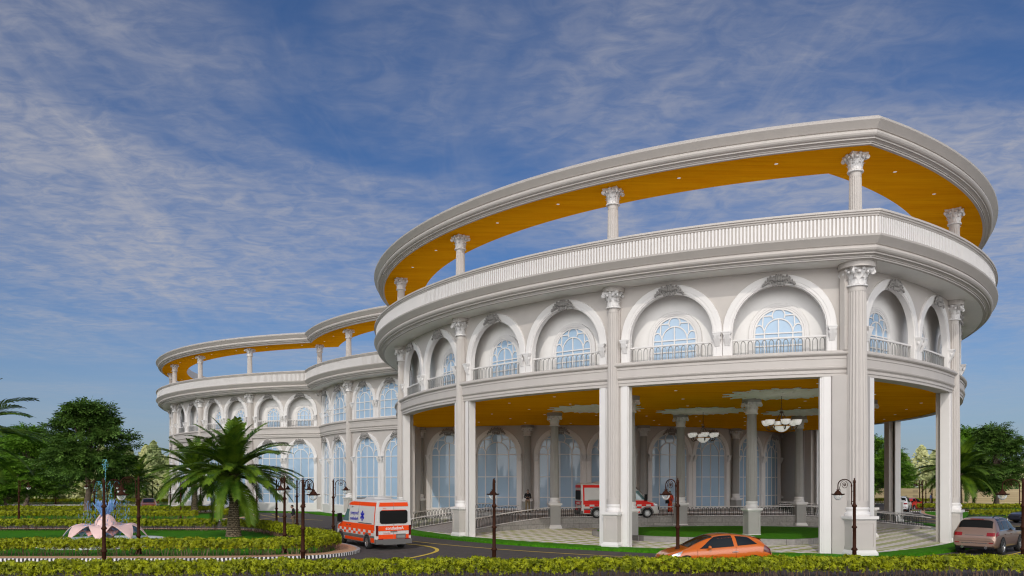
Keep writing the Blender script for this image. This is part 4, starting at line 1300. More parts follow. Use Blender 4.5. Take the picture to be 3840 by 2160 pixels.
# ------------------------------------------------------------ broadleaf trees
def tree_meshes(seed, H=11.8, RW=5.6, zb=2.3, ntier=230, lm='treeleaf', flat=.42, leaf=.33, per=62, trunk_r=.32, shape='round'):
    g = np.random.default_rng(seed); rn = random.Random(seed)
    centers = []; lobes = []
    for k in range(17):
        f = (k+.5)/17; z = zb + (H-zb)*(.10 + .84*f**.95)
        if shape == 'round': w = RW*(math.sin(PI*min(1, .24+.74*f))**.75)*(1-.30*f)
        a = k*2.4 + g.uniform(-.5, .5); d = w*g.uniform(.35, .86)
        lobes.append((d*math.cos(a), d*math.sin(a), z, RW*g.uniform(.30, .46)*(1-.28*f), f))
    while len(centers) < ntier:
        lx, ly, lz, lr, f = lobes[int(g.integers(len(lobes)))]
        v = g.normal(0, 1, 3); v /= np.linalg.norm(v); q = g.uniform(.55, 1.05)
        centers.append((lx + v[0]*lr*q, ly + v[1]*lr*q, max(zb*.8, lz + v[2]*lr*q*.58), 1 - f))
    C = np.array(centers)
    Q = []
    for (cx, cy, cz, f) in C:
        rad = g.uniform(.55, 1.05)*(.75+.35*f); n = int(per*rad*g.uniform(.8, 1.2))
        out = np.array((cx, cy, 0)); l = np.linalg.norm(out)+1e-6; out /= l
        for k in range(n):
            a = g.uniform(0, 2*PI); q = rad*math.sqrt(g.random()); p = np.array((cx+q*math.cos(a), cy+q*math.sin(a), cz + g.normal(0, .16)*rad - q*q*.18))
            d = np.array((math.cos(a), math.sin(a), -.25))*.7 + out*.6 + g.normal(0, .35, 3); d /= np.linalg.norm(d)
            up = np.array((0, 0, 1.)) + g.normal(0, .35, 3); sd = np.cross(d, up); sd /= np.linalg.norm(sd); up = np.cross(sd, d)
            s = leaf*g.uniform(.75, 1.3)
            # a small spray: five leaflets along a twig
            for (al, sg, sz) in ((.25, 1, .8), (.35, -1, .8), (.65, 1, .9), (.75, -1, .9), (1.0, 0, 1.0)):
                b = p + d*s*al*1.7; v = d*.75 + sd*sg*.9; v /= np.linalg.norm(v); w = np.cross(v, up)*s*.25*sz; e = b + v*s*sz - up*.05*s
                m = (b+e)/2 + up*.03*s
                Q.append([b, m-w, e, m+w])
    crown = quads_mesh('tree_crown', np.array(Q), M[lm])
    mb = MB(); top = zb + (H-zb)*.55
    prof = [Vector((0, 0, 0)), Vector((rn.uniform(-.1,.1), rn.uniform(-.1,.1), zb*.5)), Vector((rn.uniform(-.25,.25), rn.uniform(-.2,.2), zb)), Vector((rn.uniform(-.4,.4), rn.uniform(-.3,.3), top))]
    mb.tube(prof, [trunk_r*1.35, trunk_r, trunk_r*.85, trunk_r*.35], 10)
    mb.lathe([(trunk_r*1.9, 0), (trunk_r*1.45, .2), (trunk_r*1.2, .55)], 10, caps=False)
    for k in range(min(34, ntier)):
        c = C[k*ntier//34 if ntier > 34 else k]
        z0 = zb*.75 + (top-zb*.75)*max(0, min(1, (c[2]-zb)/(H-zb)*.8)); s = Vector((prof[2].x*z0/zb*.6, prof[2].y*z0/zb*.6, z0)); e = Vector(c[:3])
        mid = s.lerp(e, .5) + Vector((rn.uniform(-.3,.3), rn.uniform(-.3,.3), rn.uniform(.1,.6)))
        mb.tube([s, mid, e], [trunk_r*.38, trunk_r*.2, .025], 6)
    return crown, mb.mesh('tree_trunk', M['bark'])
def tree(ms, x, y, rz, label, sc=(1,1,1), z=0.1):
    root = empty('broadleaf_tree', (x, y, z), rz, label, 'tree'); root.scale = sc
    mesh_obj('crown', ms[0], root); mesh_obj('trunk', ms[1], root)
    return root
TA = tree_meshes(21); TB = tree_meshes(33, 10.2, 3.6, 1.4, 190, 'treeleaf2', leaf=.28, per=56, trunk_r=.22)
tree(TA, sx(330, 82), 82, .4, 'largest dark green tree with a wide ragged crown behind the fountain', (1.02, 1.02, 1.0))
tree(TB, sx(98, 98), 98, 1.0, 'bright green tree left of the large dark one', (1.25, 1.25, 1.04))
tree(TB, sx(20, 84), 84, 2.4, 'low bright green tree at the left edge under the palm fronds', (.9, .9, .62))
tree(TA, sx(-30, 108), 108, 2.0, 'dark tree at the far left edge behind the palm', (.9, .9, .82))
tree(TA, sx(3735, 101), 101, 3.6, 'dark green spreading tree on the right hand lawn before the sandstone wall', (.92, .92, .90))
tree(TB, sx(3618, 128), 128, .2, 'bright green tree between the right pillar and the spreading tree', (1.2, 1.2, 1.22))
tree(TB, sx(3272, 112), 112, 1.7, 'bright green tree seen between the corner pillar and the next white pillar', (1.15, 1.15, .98))
tree(TB, sx(3345, 150), 150, 2.9, 'far green tree rising just behind the white pillars on the right', (1.2, 1.2, .95))
tree(TB, sx(215, 120), 120, 3.3, 'green tree half hidden behind the large dark tree', (1.3, 1.3, .95))

# ------------------------------------------------------------ distant woods (one mass)
def woods():
    g = np.random.default_rng(77); Q = []
    def blob(x, y, h, w, n, s):
        f = g.random(n)**.8; a = g.uniform(0, 2*PI, n)
        rr = w*np.sin(np.pi*np.clip(.12+.88*f, 0, 1))**.6*(1-.45*f)*np.sqrt(g.uniform(.3, 1, n))*(1+.25*np.sin(a*3+x+f*6))
        P = np.c_[x+rr*np.cos(a), y+rr*np.sin(a), .2+h*f]
        N = g.normal(0, 1, (n, 3)) + np.c_[np.cos(a), np.sin(a), .8+0*a]; N /= np.linalg.norm(N, axis=1)[:,None]
        A = np.cross(N, g.normal(0, 1, (n, 3))); A /= np.linalg.norm(A, axis=1)[:,None]; B = np.cross(N, A)
        S = (s*g.uniform(.6, 1.4, n))[:,None]
        Q.append(np.stack([P+A*S, P+B*S*.7, P-A*S, P-B*S*.7], 1))
    for k in range(170):
        x = g.uniform(-150, -12); y = 165 + g.uniform(-14, 40) + .1*abs(x+70)
        blob(x, y, g.uniform(6.5, 12.0), g.uniform(2.4, 4.2), 900, .42)
    for k in range(90):
        x = g.uniform(-120, -30); y = 138 + g.uniform(-6, 12)
        blob(x, y, g.uniform(2.5, 5.0), g.uniform(2.5, 4.5), 500, .38)
    for k in range(110):
        x = g.uniform(40, 175); y = 205 + g.uniform(-20, 40) - .45*(x-40)
        blob(x, y, g.uniform(6.5, 11.5), g.uniform(2.6, 4.5), 800, .45)
    for k in range(70):
        blob(g.uniform(-130, 130), -75 + g.uniform(-25, 10), g.uniform(4, 8), g.uniform(3, 5), 420, .6)
    return np.concatenate(Q)
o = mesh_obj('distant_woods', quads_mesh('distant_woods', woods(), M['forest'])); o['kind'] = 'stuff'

# ------------------------------------------------------------ lotus fountain
M['pink'] = mat('pink_petal', (.80,.55,.51), .45, var=.05, vscale=1.5)
M['pinkdeep'] = mat('deep_pink_petal', (.76,.36,.33), .45, var=.05)
M['pool'] = mat('pool_tile_white', (.72,.72,.70), .5, var=.03)
M['turq'] = mat('pool_water', (.16,.52,.56), .05, spec=.6, var=.12, vscale=2.5, bump=.25, bscale=5)
M['spray'] = mat('fountain_spray', (.22,.42,.80), .25, var=.15, vscale=6, trans=.15)
M['spray2'] = mat('fountain_spray_teal', (.10,.38,.50), .25, var=.1, trans=.15)
FX, FY = sx(395, 42), 42.0
FT = empty('lotus_fountain', (FX, FY, .12), .2, 'pink lotus flower fountain with blue jets in a round turquoise pool', 'fountain')
mb = MB()
mb.lathe([(2.95,0),(2.95,.30),(2.62,.30),(2.62,.1)], 48, smooth=False, caps=False)
for k in range(16):
    a = 2*PI*k/16; mt = Matrix.Rotation(a, 4, 'Z') @ Matrix.Translation((2.95, 0, 0)); mb.box(-.06, .22, -.26, .26, 0, .26, M=mt)
mb.build('basin', M['pool'], FT)
mb = MB(); mb.lathe([(0, .20), (2.62, .20)], 40, caps=False); mb.build('water', M['turq'], FT)
def petal(mb, az, Lp, wd, rise, curl, r0, z0, thick=.03, tipup=0.0):
    rows = []; c, s_ = math.cos(az), math.sin(az); N = 12; K = 8
    def pt(f, x, dz):
        r = r0 + Lp*(f*.95 - curl[2]*max(0, f-.6)**2); z = z0 + rise*math.sin(PI*min(1, f*curl[0]))*1.0 - curl[1]*f**2.2 + tipup*f**3
        w = wd*(math.sin(PI*min(1, .14+.86*f**1.15))**.8+.004)
        cup = .22*wd*(x*x)*(1-f)*1.2 - .10*wd*x*x*f
        return (c*r - s_*x*w, s_*r + c*x*w, z + cup + dz)
    for i in range(N+1):
        f = i/N; rows.append([pt(f, -1+2*j/K, 0) for j in range(K+1)])
    mb.grid(rows, True)
    rows2 = [[(p[0], p[1], p[2]-thick) for p in r] for r in rows]; mb.grid(rows2, True, flip=True)
    edge = [r[0] for r in rows] + [rows[-1][j] for j in range(1, K+1)] + [r[K] for r in rows[-2::-1]]
    edge2 = [(p[0], p[1], p[2]-thick) for p in edge]; mb.grid([edge, edge2], False)
for k in range(8):
    mb = MB(); petal(mb, k*2*PI/8 + .1, 2.0, .56, .78, (.92, .10, .15), .22, .33); mb.build('outer_petal', M['pink'], FT)
for k in range(8):
    mb = MB(); petal(mb, k*2*PI/8 + .5, 1.35, .46, .50, (.8, -.05, .1), .20, .28); mb.build('middle_petal', M['pinkdeep'], FT)
def upright(mb, az, r, wd, z0, z1, lean):
    rows = []; c, s_ = math.cos(az), math.sin(az)
    for i in range(11):
        f = i/10; w = wd*(1-f**3)**.5*(.55+.6*math.sin(PI*min(1, .15+.6*f))); rr = r*(1-.55*f*f) + lean*math.sin(PI*min(1, f*.92))
        rows.append([(c*(rr - .25*x*x*w) - s_*x*w, s_*(rr - .25*x*x*w) + c*x*w, z0 + (z1-z0)*f) for x in (-1, -.6, -.2, .2, .6, 1)])
    mb.grid(rows, True)
    mb.grid([[(p[0]-c*.03, p[1]-s_*.03, p[2]) for p in r_] for r_ in rows], True, flip=True)
for k in range(9):
    mb = MB(); upright(mb, k*2*PI/9, .26, .36, .30, 1.52 + .07*(k % 3), .33); mb.build('bud_petal', M['pink'], FT)
for k in range(7):
    mb = MB(); upright(mb, k*2*PI/7+.3, .12, .25, .3, 1.34, .18); mb.build('inner_petal', M['pinkdeep'], FT)
# jets: dense central trumpet, thin arcs, falling drops
g = np.random.default_rng(5)
def streaks(paths, rad, name, m):
    mb = MB()
    for p in paths: mb.tube(p, rad, 3, False, caps=False)
    o = mb.build(name, m, FT); o['kind'] = 'stuff'; return o
pa = []
for k in range(420):
    a = g.uniform(0, 2*PI); rt = g.uniform(.28, .42)*math.sqrt(g.uniform(.2, 1)); rb = rt*.34; z0 = g.uniform(1.30, 2.1); l = g.uniform(.12, .4)
    def q(z): f = (z-1.3)/1.15; r = rb + (rt*1.9 - rb)*max(0, f)**1.3; return (r*math.cos(a), r*math.sin(a), z)
    pa.append([q(z0), q(min(2.42, z0+l))])
streaks(pa, .011, 'central_jet', M['spray'])
pa = []
for k in range(260):
    a = g.uniform(0, 2*PI); r = g.uniform(.75, 1.25); z = g.uniform(.55, 2.35); l = g.uniform(.04, .16); r2 = r + g.normal(0, .01)
    pa.append([(r*math.cos(a), r*math.sin(a), z), (r2*math.cos(a), r2*math.sin(a), z-l)])
streaks(pa, .011, 'falling_drops', M['spray'])
pa = []
for k in range(6):
    a = k*2*PI/6 + .3; hh = 3.35; rm = .72 if k % 2 else 1.05
    for j in range(26):
        if g.random() < .12: continue
        f0 = .15 + .85*j/26
        def q(f): return (rm*f*math.cos(a), rm*f*math.sin(a), 1.35 + (hh-1.35)*(1-(2*min(f, 1)*.82-.82)**2*1.45) - (2.2*max(0, f-.8)*4*(f-.8)*1.6))
        pa.append([q(f0), q(f0+.02)])
for j in range(16):
    z = 2.4 + j*.13; pa.append([(.01*math.sin(j*3), .01*math.cos(j*2), z), (.01*math.sin(j*3), 0, z+.10)])
for k in range(40):
    a = g.uniform(0, 2*PI); r = abs(g.normal(0, .10)); z = g.uniform(3.9, 4.5); pa.append([(r*math.cos(a), r*math.sin(a), z), (r*math.cos(a), r*math.sin(a), z+.04)])
streaks(pa, .016, 'arc_jets', M['spray2'])
pa = []
for k in range(320):
    a = g.uniform(0, 2*PI); r = g.uniform(.75, 1.55); z = .30 + abs(g.normal(0, .22)); d = g.normal(0, .05, 3)
    p = np.array((r*math.cos(a), r*math.sin(a), z+.35)); pa.append([tuple(p-d), tuple(p+d)])
streaks(pa, .013, 'splash', M['spray'])
# low white edging slabs of the pool
mb = MB()
for (a, r) in ((-.9, 3.2), (-.55, 3.25), (-.2, 3.2)):
    mt = Matrix.Rotation(a, 4, 'Z') @ Matrix.Translation((r, 0, 0)); mb.box(-.1, .5, -.3, .3, 0, .06, M=mt)
mb.build('edging_slab', M['pool'], FT)

# ------------------------------------------------------------ chandeliers
M['opal'] = mat('opal_glass', (.82,.81,.79), .3, var=0, emit=(1,.97,.92), estr=.6)
M['bronze'] = mat('dark_bronze', (.075,.05,.035), .4, metal=.5, var=.1)
M['brass'] = mat('brass_ring', (.55,.26,.03), .35, metal=.6, var=.1)
def chandelier(x, y, ztop, zring, label):
    root = empty('chandelier', (x, y, ztop), .35, label, 'chandelier', 'porch chandeliers')
    root.scale = (.77, .77, .77); zr = (zring - ztop)/.77
    mb = MB(); mb.lathe([(.0,-.04),(.12,-.03),(.14,0)], 16, caps=False)
    z = -.05; k = 0
    while z > zr + 1.25:
        pts = [(.035*math.cos(q)*(1 if k % 2 else 0), .035*math.cos(q)*(0 if k % 2 else 1), z-.075+.085*math.sin(q)) for q in [j*2*PI/8 for j in range(9)]]
        mb.tube(pts, .011, 4); z -= .125; k += 1
    mb.build('chain', M['bronze'], root)
    mb = MB(); zc = zr + 1.0
    mb.tube([(.12*math.cos(q), 0, zc+.15+.12*math.sin(q)) for q in [j*2*PI/12 for j in range(13)]], .018, 5)
    mb.lathe([(.0,zc-.09),(.07,zc-.08),(.10,zc-.03),(.21,zc+.0),(.10,zc+.05),(.06,zc+.08),(.0,zc+.09)], 16)
    mb.tube([(0,0,zc), (0,0,zr+.1)], .02, 6)
    for k in range(6):
        a = k*PI/3; mb.tube([(.1*math.cos(a), .1*math.sin(a), zc-.05), (.66*math.cos(a), .66*math.sin(a), zr)], .012, 4)
    mb.build('suspension_rods', M['bronze'], root)
    mb = MB(); mb.lathe([(.60,zr-.02),(.64,zr-.04),(.68,zr-.02),(.68,zr+.02),(.62,zr+.03),(.60,zr-.02)], 32, caps=False); mb.build('ring', M['brass'], root)
    mb = MB(); mb.lathe([(.0,zr-.44),(.15,zr-.42),(.36,zr-.30),(.54,zr-.10),(.60,zr-.03)], 28, caps=False); mb.build('centre_bowl', M['opal'], root)
    for k in range(6):
        a = k*PI/3 + .1; c, s_ = math.cos(a), math.sin(a)
        pts = [(.66, zr), (.72, zr-.20), (.86, zr-.27), (1.02, zr-.22), (1.10, zr-.06)]
        mb = MB(); mb.tube([(c*r, s_*r, z) for r, z in smooth_open(pts, 4)], .035, 6)
        mb.lathe([(.0,zr-.02),(.05,zr+.0),(.13,zr+.06),(.03,zr+.02)], 12, M=Matrix.Translation((c*1.10, s_*1.10, -.03)), caps=False)
        arm = mb.build('arm', M['bronze'], root)
        mb = MB(); mb.lathe([(.09,zr+.02),(.22,zr+.10),(.31,zr+.25),(.34,zr+.42),(.32,zr+.42),(.29,zr+.26),(.2,zr+.13),(.07,zr+.05)], 20, M=Matrix.Translation((c*1.10, s_*1.10, 0)), caps=False)
        mb.build('glass_shade', M['opal'], arm)
chandelier(15.06, 44.5, ZC-.02, 6.56, 'near chandelier with white opal bowls hanging from the front plaster medallion')
chandelier(13.2, 55.0, ZC-.02, 6.46, 'farther chandelier with white opal bowls hanging deeper under the porch')
# ------------------------------------------------------------ vehicles
def paint(name, col, metal=0.0, rough=.3):
    return mat(name, col, rough, metal=metal, var=.0, coat=.7)
M['orange'] = mat('orange_car_paint', (.56,.115,.003), .3, spec=.35, var=0, coat=1.0)
M['bronzecar'] = paint('bronze_car_paint', (.33,.215,.165), .55, .32)
M['navycar'] = paint('dark_navy_car_paint', (.05,.055,.09), .3, .3)
M['silvercar'] = paint('silver_car_paint', (.60,.60,.64), .3, .35)
M['whitecar'] = paint('white_car_paint', (.68,.68,.69), 0, .35)
M['redcar'] = paint('red_car_paint', (.62,.03,.02), .1, .35)
M['ambwhite'] = mat('ambulance_grey_white', (.58,.56,.54), .4, spec=.35, var=.02)
M['amborange'] = mat('ambulance_orange', (.82,.065,.003), .45, spec=.25, var=0)
M['ambred'] = mat('ambulance_red', (.70,.012,.006), .45, spec=.25, var=0)
M['cargrey'] = mat('grey_bumper_plastic', (.12,.115,.11), .6, var=0)
M['black'] = mat('black_plastic', (.008,.008,.008), .6, spec=.15, var=0)
M['tyre'] = mat('tyre_rubber', (.02,.02,.02), .85, var=.1)
M['rim'] = mat('alloy_rim', (.55,.55,.55), .3, metal=.8, var=0)
M['carglass'] = mat('dark_car_glass', (.012,.015,.018), .05, spec=.4, var=0)
M['tealglass'] = mat('green_tinted_glass', (.10,.19,.20), .05, spec=.9, var=0)
M['chrome'] = mat('chrome_trim', (.6,.6,.62), .15, metal=1, var=0)
M['taillight'] = mat('red_tail_light', (.24,.006,.010), .15, var=0, coat=.6)
M['darktail'] = mat('dark_red_tail_light', (.10,.006,.006), .15, var=0, coat=.6)
M['headlamp'] = mat('headlamp_glass', (.45,.47,.5), .1, metal=.4, var=.2, vscale=20)
M['blueink'] = mat('blue_lettering', (.01,.012,.40), .5, var=0)
M['whiteink'] = mat('white_lettering', (.75,.72,.70), .5, var=0)
M['redink'] = mat('red_lettering', (.7,.12,.06), .5, var=0)
M['greyink'] = mat('grey_lettering', (.22,.21,.2), .5, var=0)
M['clothred'] = None

def lerpk(T, x):
    """smooth interpolation of a keyed table [(x, v...)]"""
    if x <= T[0][0]: return T[0][1:]
    if x >= T[-1][0]: return T[-1][1:]
    for i in range(len(T)-1):
        if T[i][0] <= x <= T[i+1][0]: break
    f = (x-T[i][0])/(T[i+1][0]-T[i][0]); out = []
    for q in range(1, len(T[0])):
        p0, p1, p2, p3 = T[max(i-1,0)][q], T[i][q], T[i+1][q], T[min(i+2,len(T)-1)][q]
        v = .5*((2*p1)+(p2-p0)*f+(2*p0-5*p1+4*p2-p3)*f*f+(3*p1-p0-3*p2+p3)*f**3)
        out.append(max(min(p1,p2)-.02, min(max(p1,p2)+.02, v)))
    return out

class CarShell:
    """side-profile tables: x from the nose backwards; columns: z_under, z_belt, z_top, half width, roof half width"""
    def __init__(s, T, rnd=.06): s.T = T; s.rnd = rnd
    def sec(s, x):
        zu, zb, zt, hw, hr = lerpk(s.T, x)
        zt = max(zt, zb+.015); h = zb-zu
        g = zt - zb
        return [(0, zu), (hw*.86, zu), (hw*.965, zu+.10*h+.03), (hw*.995, zu+.38*h), (hw, zu+.62*h), (hw*.985, zu+.88*h), (hw*.955, zb),
                (hr+(hw*.955-hr)*.66, zb+g*.38), (hr+(hw*.955-hr)*.30, zb+g*.74), (hr*.955, zb+g*.92), (hr*.80, zb+g*.985), (hr*.42, zt), (0, zt+.004)]
    def pt(s, x, k, side, off=0):
        S = s.sec(x); k = max(0, min(k, len(S)-1.001)); i = int(k); f = k-i
        y = S[i][0]+(S[i+1][0]-S[i][0])*f; z = S[i][1]+(S[i+1][1]-S[i][1])*f
        if off:
            S2 = s.sec(x+.03); y2 = S2[i][0]+(S2[i+1][0]-S2[i][0])*f; z2 = S2[i][1]+(S2[i+1][1]-S2[i][1])*f
            tk = Vector((0, S[i+1][0]-S[i][0], S[i+1][1]-S[i][1])); tx = Vector((.03, y2-y, z2-z))
            n = tx.cross(tk)
            if n.length > 1e-9:
                n.normalize()
                c = Vector((0, y, z - .8))
                if n.dot(c) < 0: n = -n
                return (x+n.x*off, side*(y+n.y*off), z+n.z*off)
        return (x, side*y, z)
    def body(s, n=46):
        mb = MB(); L0, L1 = s.T[0][0], s.T[-1][0]
        xs = [L0 + (L1-L0)*(.5-.5*math.cos(PI*i/n)) for i in range(n+1)]
        rows = []
        for x in xs:
            S = s.sec(x)
            rows.append([(x, y, z) for y, z in S] + [(x, -y, z) for y, z in S[-2:0:-1]])
        mb.grid(rows, True, closeu=True)
        mb.add(rows[0], [tuple(range(len(rows[0])))], True); mb.add(rows[-1], [tuple(range(len(rows[0])-1,-1,-1))], True)
        return mb
    def patch(s, mb, xa, xb, k0, k1, side, off=.008, nx=10, nk=5, mi=0):
        """xa(k), xb(k): front and rear ends; numbers or functions of k (0..1)"""
        fa = xa if callable(xa) else (lambda q: xa); fb = xb if callable(xb) else (lambda q: xb)
        rows = []
        for j in range(nk+1):
            q = j/nk; k = k0+(k1-k0)*q; a, b = fa(q), fb(q)
            rows.append([s.pt(a+(b-a)*i/nx, k, side, off) for i in range(nx+1)])
        mb.grid(rows, True, mi)
    def top(s, mb, x0, x1, k0, off=.008, nx=8, mi=0):
        """patch across the top from side k0 to the other side"""
        rows = []
        for i in range(nx+1):
            x = x0+(x1-x0)*i/nx
            ks = [k0+(11.99-k0)*j/6 for j in range(7)]
            rows.append([s.pt(x, k, 1, off) for k in ks] + [s.pt(x, k, -1, off) for k in ks[::-1]])
        mb.grid(rows, True, mi)

def wheel(parent, x, y, r, w, side, spokes=10, inner='rim'):
    T = Matrix.Translation((x, y, r)) @ Matrix.Rotation(-side*PI/2, 4, 'X')
    mb = MB(); mb.lathe([(r*.64,-w/2),(r*.95,-w/2),(r,-w/2+.03),(r,w/2-.03),(r*.95,w/2),(r*.64,w/2)], 28, caps=False, M=T)
    t = mb.build('wheel', M['tyre'], parent)
    mb = MB(); mb.lathe([(r*.66,w/2-.01),(r*.62,w/2-.005),(r*.60,w/2-.05)], 28, caps=False, M=T)
    mb.lathe([(.0,w/2-.01),(r*.15,w/2-.012),(r*.16,w/2-.04)], 14, caps=False, M=T)
    for k in range(spokes):
        a = 2*PI*k/spokes; Q = T @ Matrix.Rotation(a, 4, 'Z'); mb.box(r*.12, r*.63, -r*.05, r*.05, w/2-.05, w/2-.018, M=Q)
    mb.build('rim', M['rim'], t)
    mb = MB(); mb.lathe([(0, w/2-.06), (r*.62, w/2-.06)], 24, caps=False, M=T); mb.build('brake_disc', M['black'], t)

def arch(parent, shell, x, r, side, name='wheel_arch', rr=1.16):
    """dark wheel housing shaped to the flank"""
    mb = MB(); n = 20; hw = lerpk(shell.T, x)[3]
    rows = [[], []]
    for k in range(n+1):
        a = PI*1.08*k/n - .04*PI
        for j, q in enumerate((.0, r*rr)): rows[j].append((x+q*math.cos(a), side*(hw*1.0+.006), max(.12, r+q*math.sin(a))))
    mb.grid(rows, False); return mb.build(name, M['black'], parent)

def vehicle(name, x, y, heading, z, label, cat, group=None):
    """local +x runs from nose to tail; heading = direction the nose points, degrees"""
    return empty(name, (x, y, z), R(heading+180), label, cat, group)

HATCH = [(0,.30,.48,.55,.56,.40),(.06,.22,.56,.63,.70,.55),(.25,.18,.66,.74,.80,.66),(.6,.17,.78,.85,.865,.70),(.95,.17,.87,.94,.89,.64),(1.3,.17,.895,1.13,.90,.60),(1.7,.17,.915,1.31,.905,.605),(2.1,.17,.935,1.42,.905,.615),(2.5,.17,.965,1.455,.905,.62),(2.9,.17,1.0,1.44,.905,.61),(3.3,.17,1.04,1.395,.90,.59),(3.62,.18,1.07,1.335,.885,.56),(3.80,.19,1.06,1.26,.87,.55),(3.97,.22,1.0,1.10,.85,.58),(4.12,.28,.90,.96,.81,.60),(4.24,.40,.72,.78,.72,.55)]
def hatch(x, y, hd, z, label, bodym, wheels=True):
    root = vehicle('hatchback_car', x, y, hd, z, label, 'car')
    s = CarShell(HATCH); s.body().build('body', M[bodym], root)
    for sd in (1, -1):
        mb = MB(); s.patch(mb, lambda q: 1.36+.62*q, lambda q: 2.70-.06*q, 6.15, 8.9, sd)
        w = mb.build('side_window', M['carglass'], root); 
        mb = MB(); s.patch(mb, lambda q: 2.84-.06*q, lambda q: 3.62-.36*q, 6.2, 8.7, sd); mb.build('rear_quarter_window', M['carglass'], root)
        mb = MB(); s.patch(mb, lambda q: .10+.10*q, lambda q: .62+.12*q, 4.7, 6.3, sd, .010); mb.build('headlight', M['headlamp'], root)
        mb = MB(); s.patch(mb, lambda q: 3.84+.04*q, lambda q: 4.16-.03*q, 4.4, 6.0, sd, .010); mb.build('tail_light', M['darktail'], root)
        mb = MB(); mb.sphere((1.72, sd*1.0, .98), .07, .10, .075); mb.tube([(1.75, sd*.86, .93), (1.73, sd*.96, .95)], .022, 5); mb.build('door_mirror', M[bodym], root)
        mb = MB(); mb.tube([(2.62, sd*.912, .80), (2.7, sd*.93, .81), (2.84, sd*.912, .81)], .017, 5); mb.build('door_handle', M['chrome'], root)
        for xx in (1.30, 2.78):
            mb = MB(); mb.tube([s.pt(xx+.02*math.sin(k), k, sd, .002) for k in (2.6, 3.5, 4.4, 5.2, 6.0)], .006, 4); mb.build('door_seam', M['black'], root)
        for wx in (.86, 3.46):
            arch(root, s, wx, .32, sd); wheel(root, wx, sd*.82, .32, .21, sd)
    mb = MB(); s.top(mb, 1.0, 1.92, 8.9, .009); mb.build('windscreen', M['carglass'], root)
    mb = MB(); s.top(mb, 3.80, 3.99, 9.2, .009); mb.build('rear_window', M['carglass'], root)
    mb = MB(); mb.grid([[(3.50, y, 1.385-.05*abs(y)), (3.72, y, 1.345-.05*abs(y)), (3.86, y, 1.30-.05*abs(y)), (3.85, y, 1.27-.05*abs(y)), (3.70, y, 1.27-.05*abs(y))] for y in (-.56,-.4,0,.4,.56)], True); mb.build('spoiler', M[bodym], root)
    mb = MB(); s.patch(mb, .03, .12, 3.2, 4.4, 1, .012); s.patch(mb, .03, .12, 3.2, 4.4, -1, .012); mb.build('grille', M['black'], root)
    return root
hatch(5.68, 30.9, 184, 0, 'orange hatchback passing behind the front hedge', 'orange')
hatch(sx(558, 92), 92.0, 295, 0, 'orange car with a dark windscreen driving towards the viewer in the far avenue', 'orange')

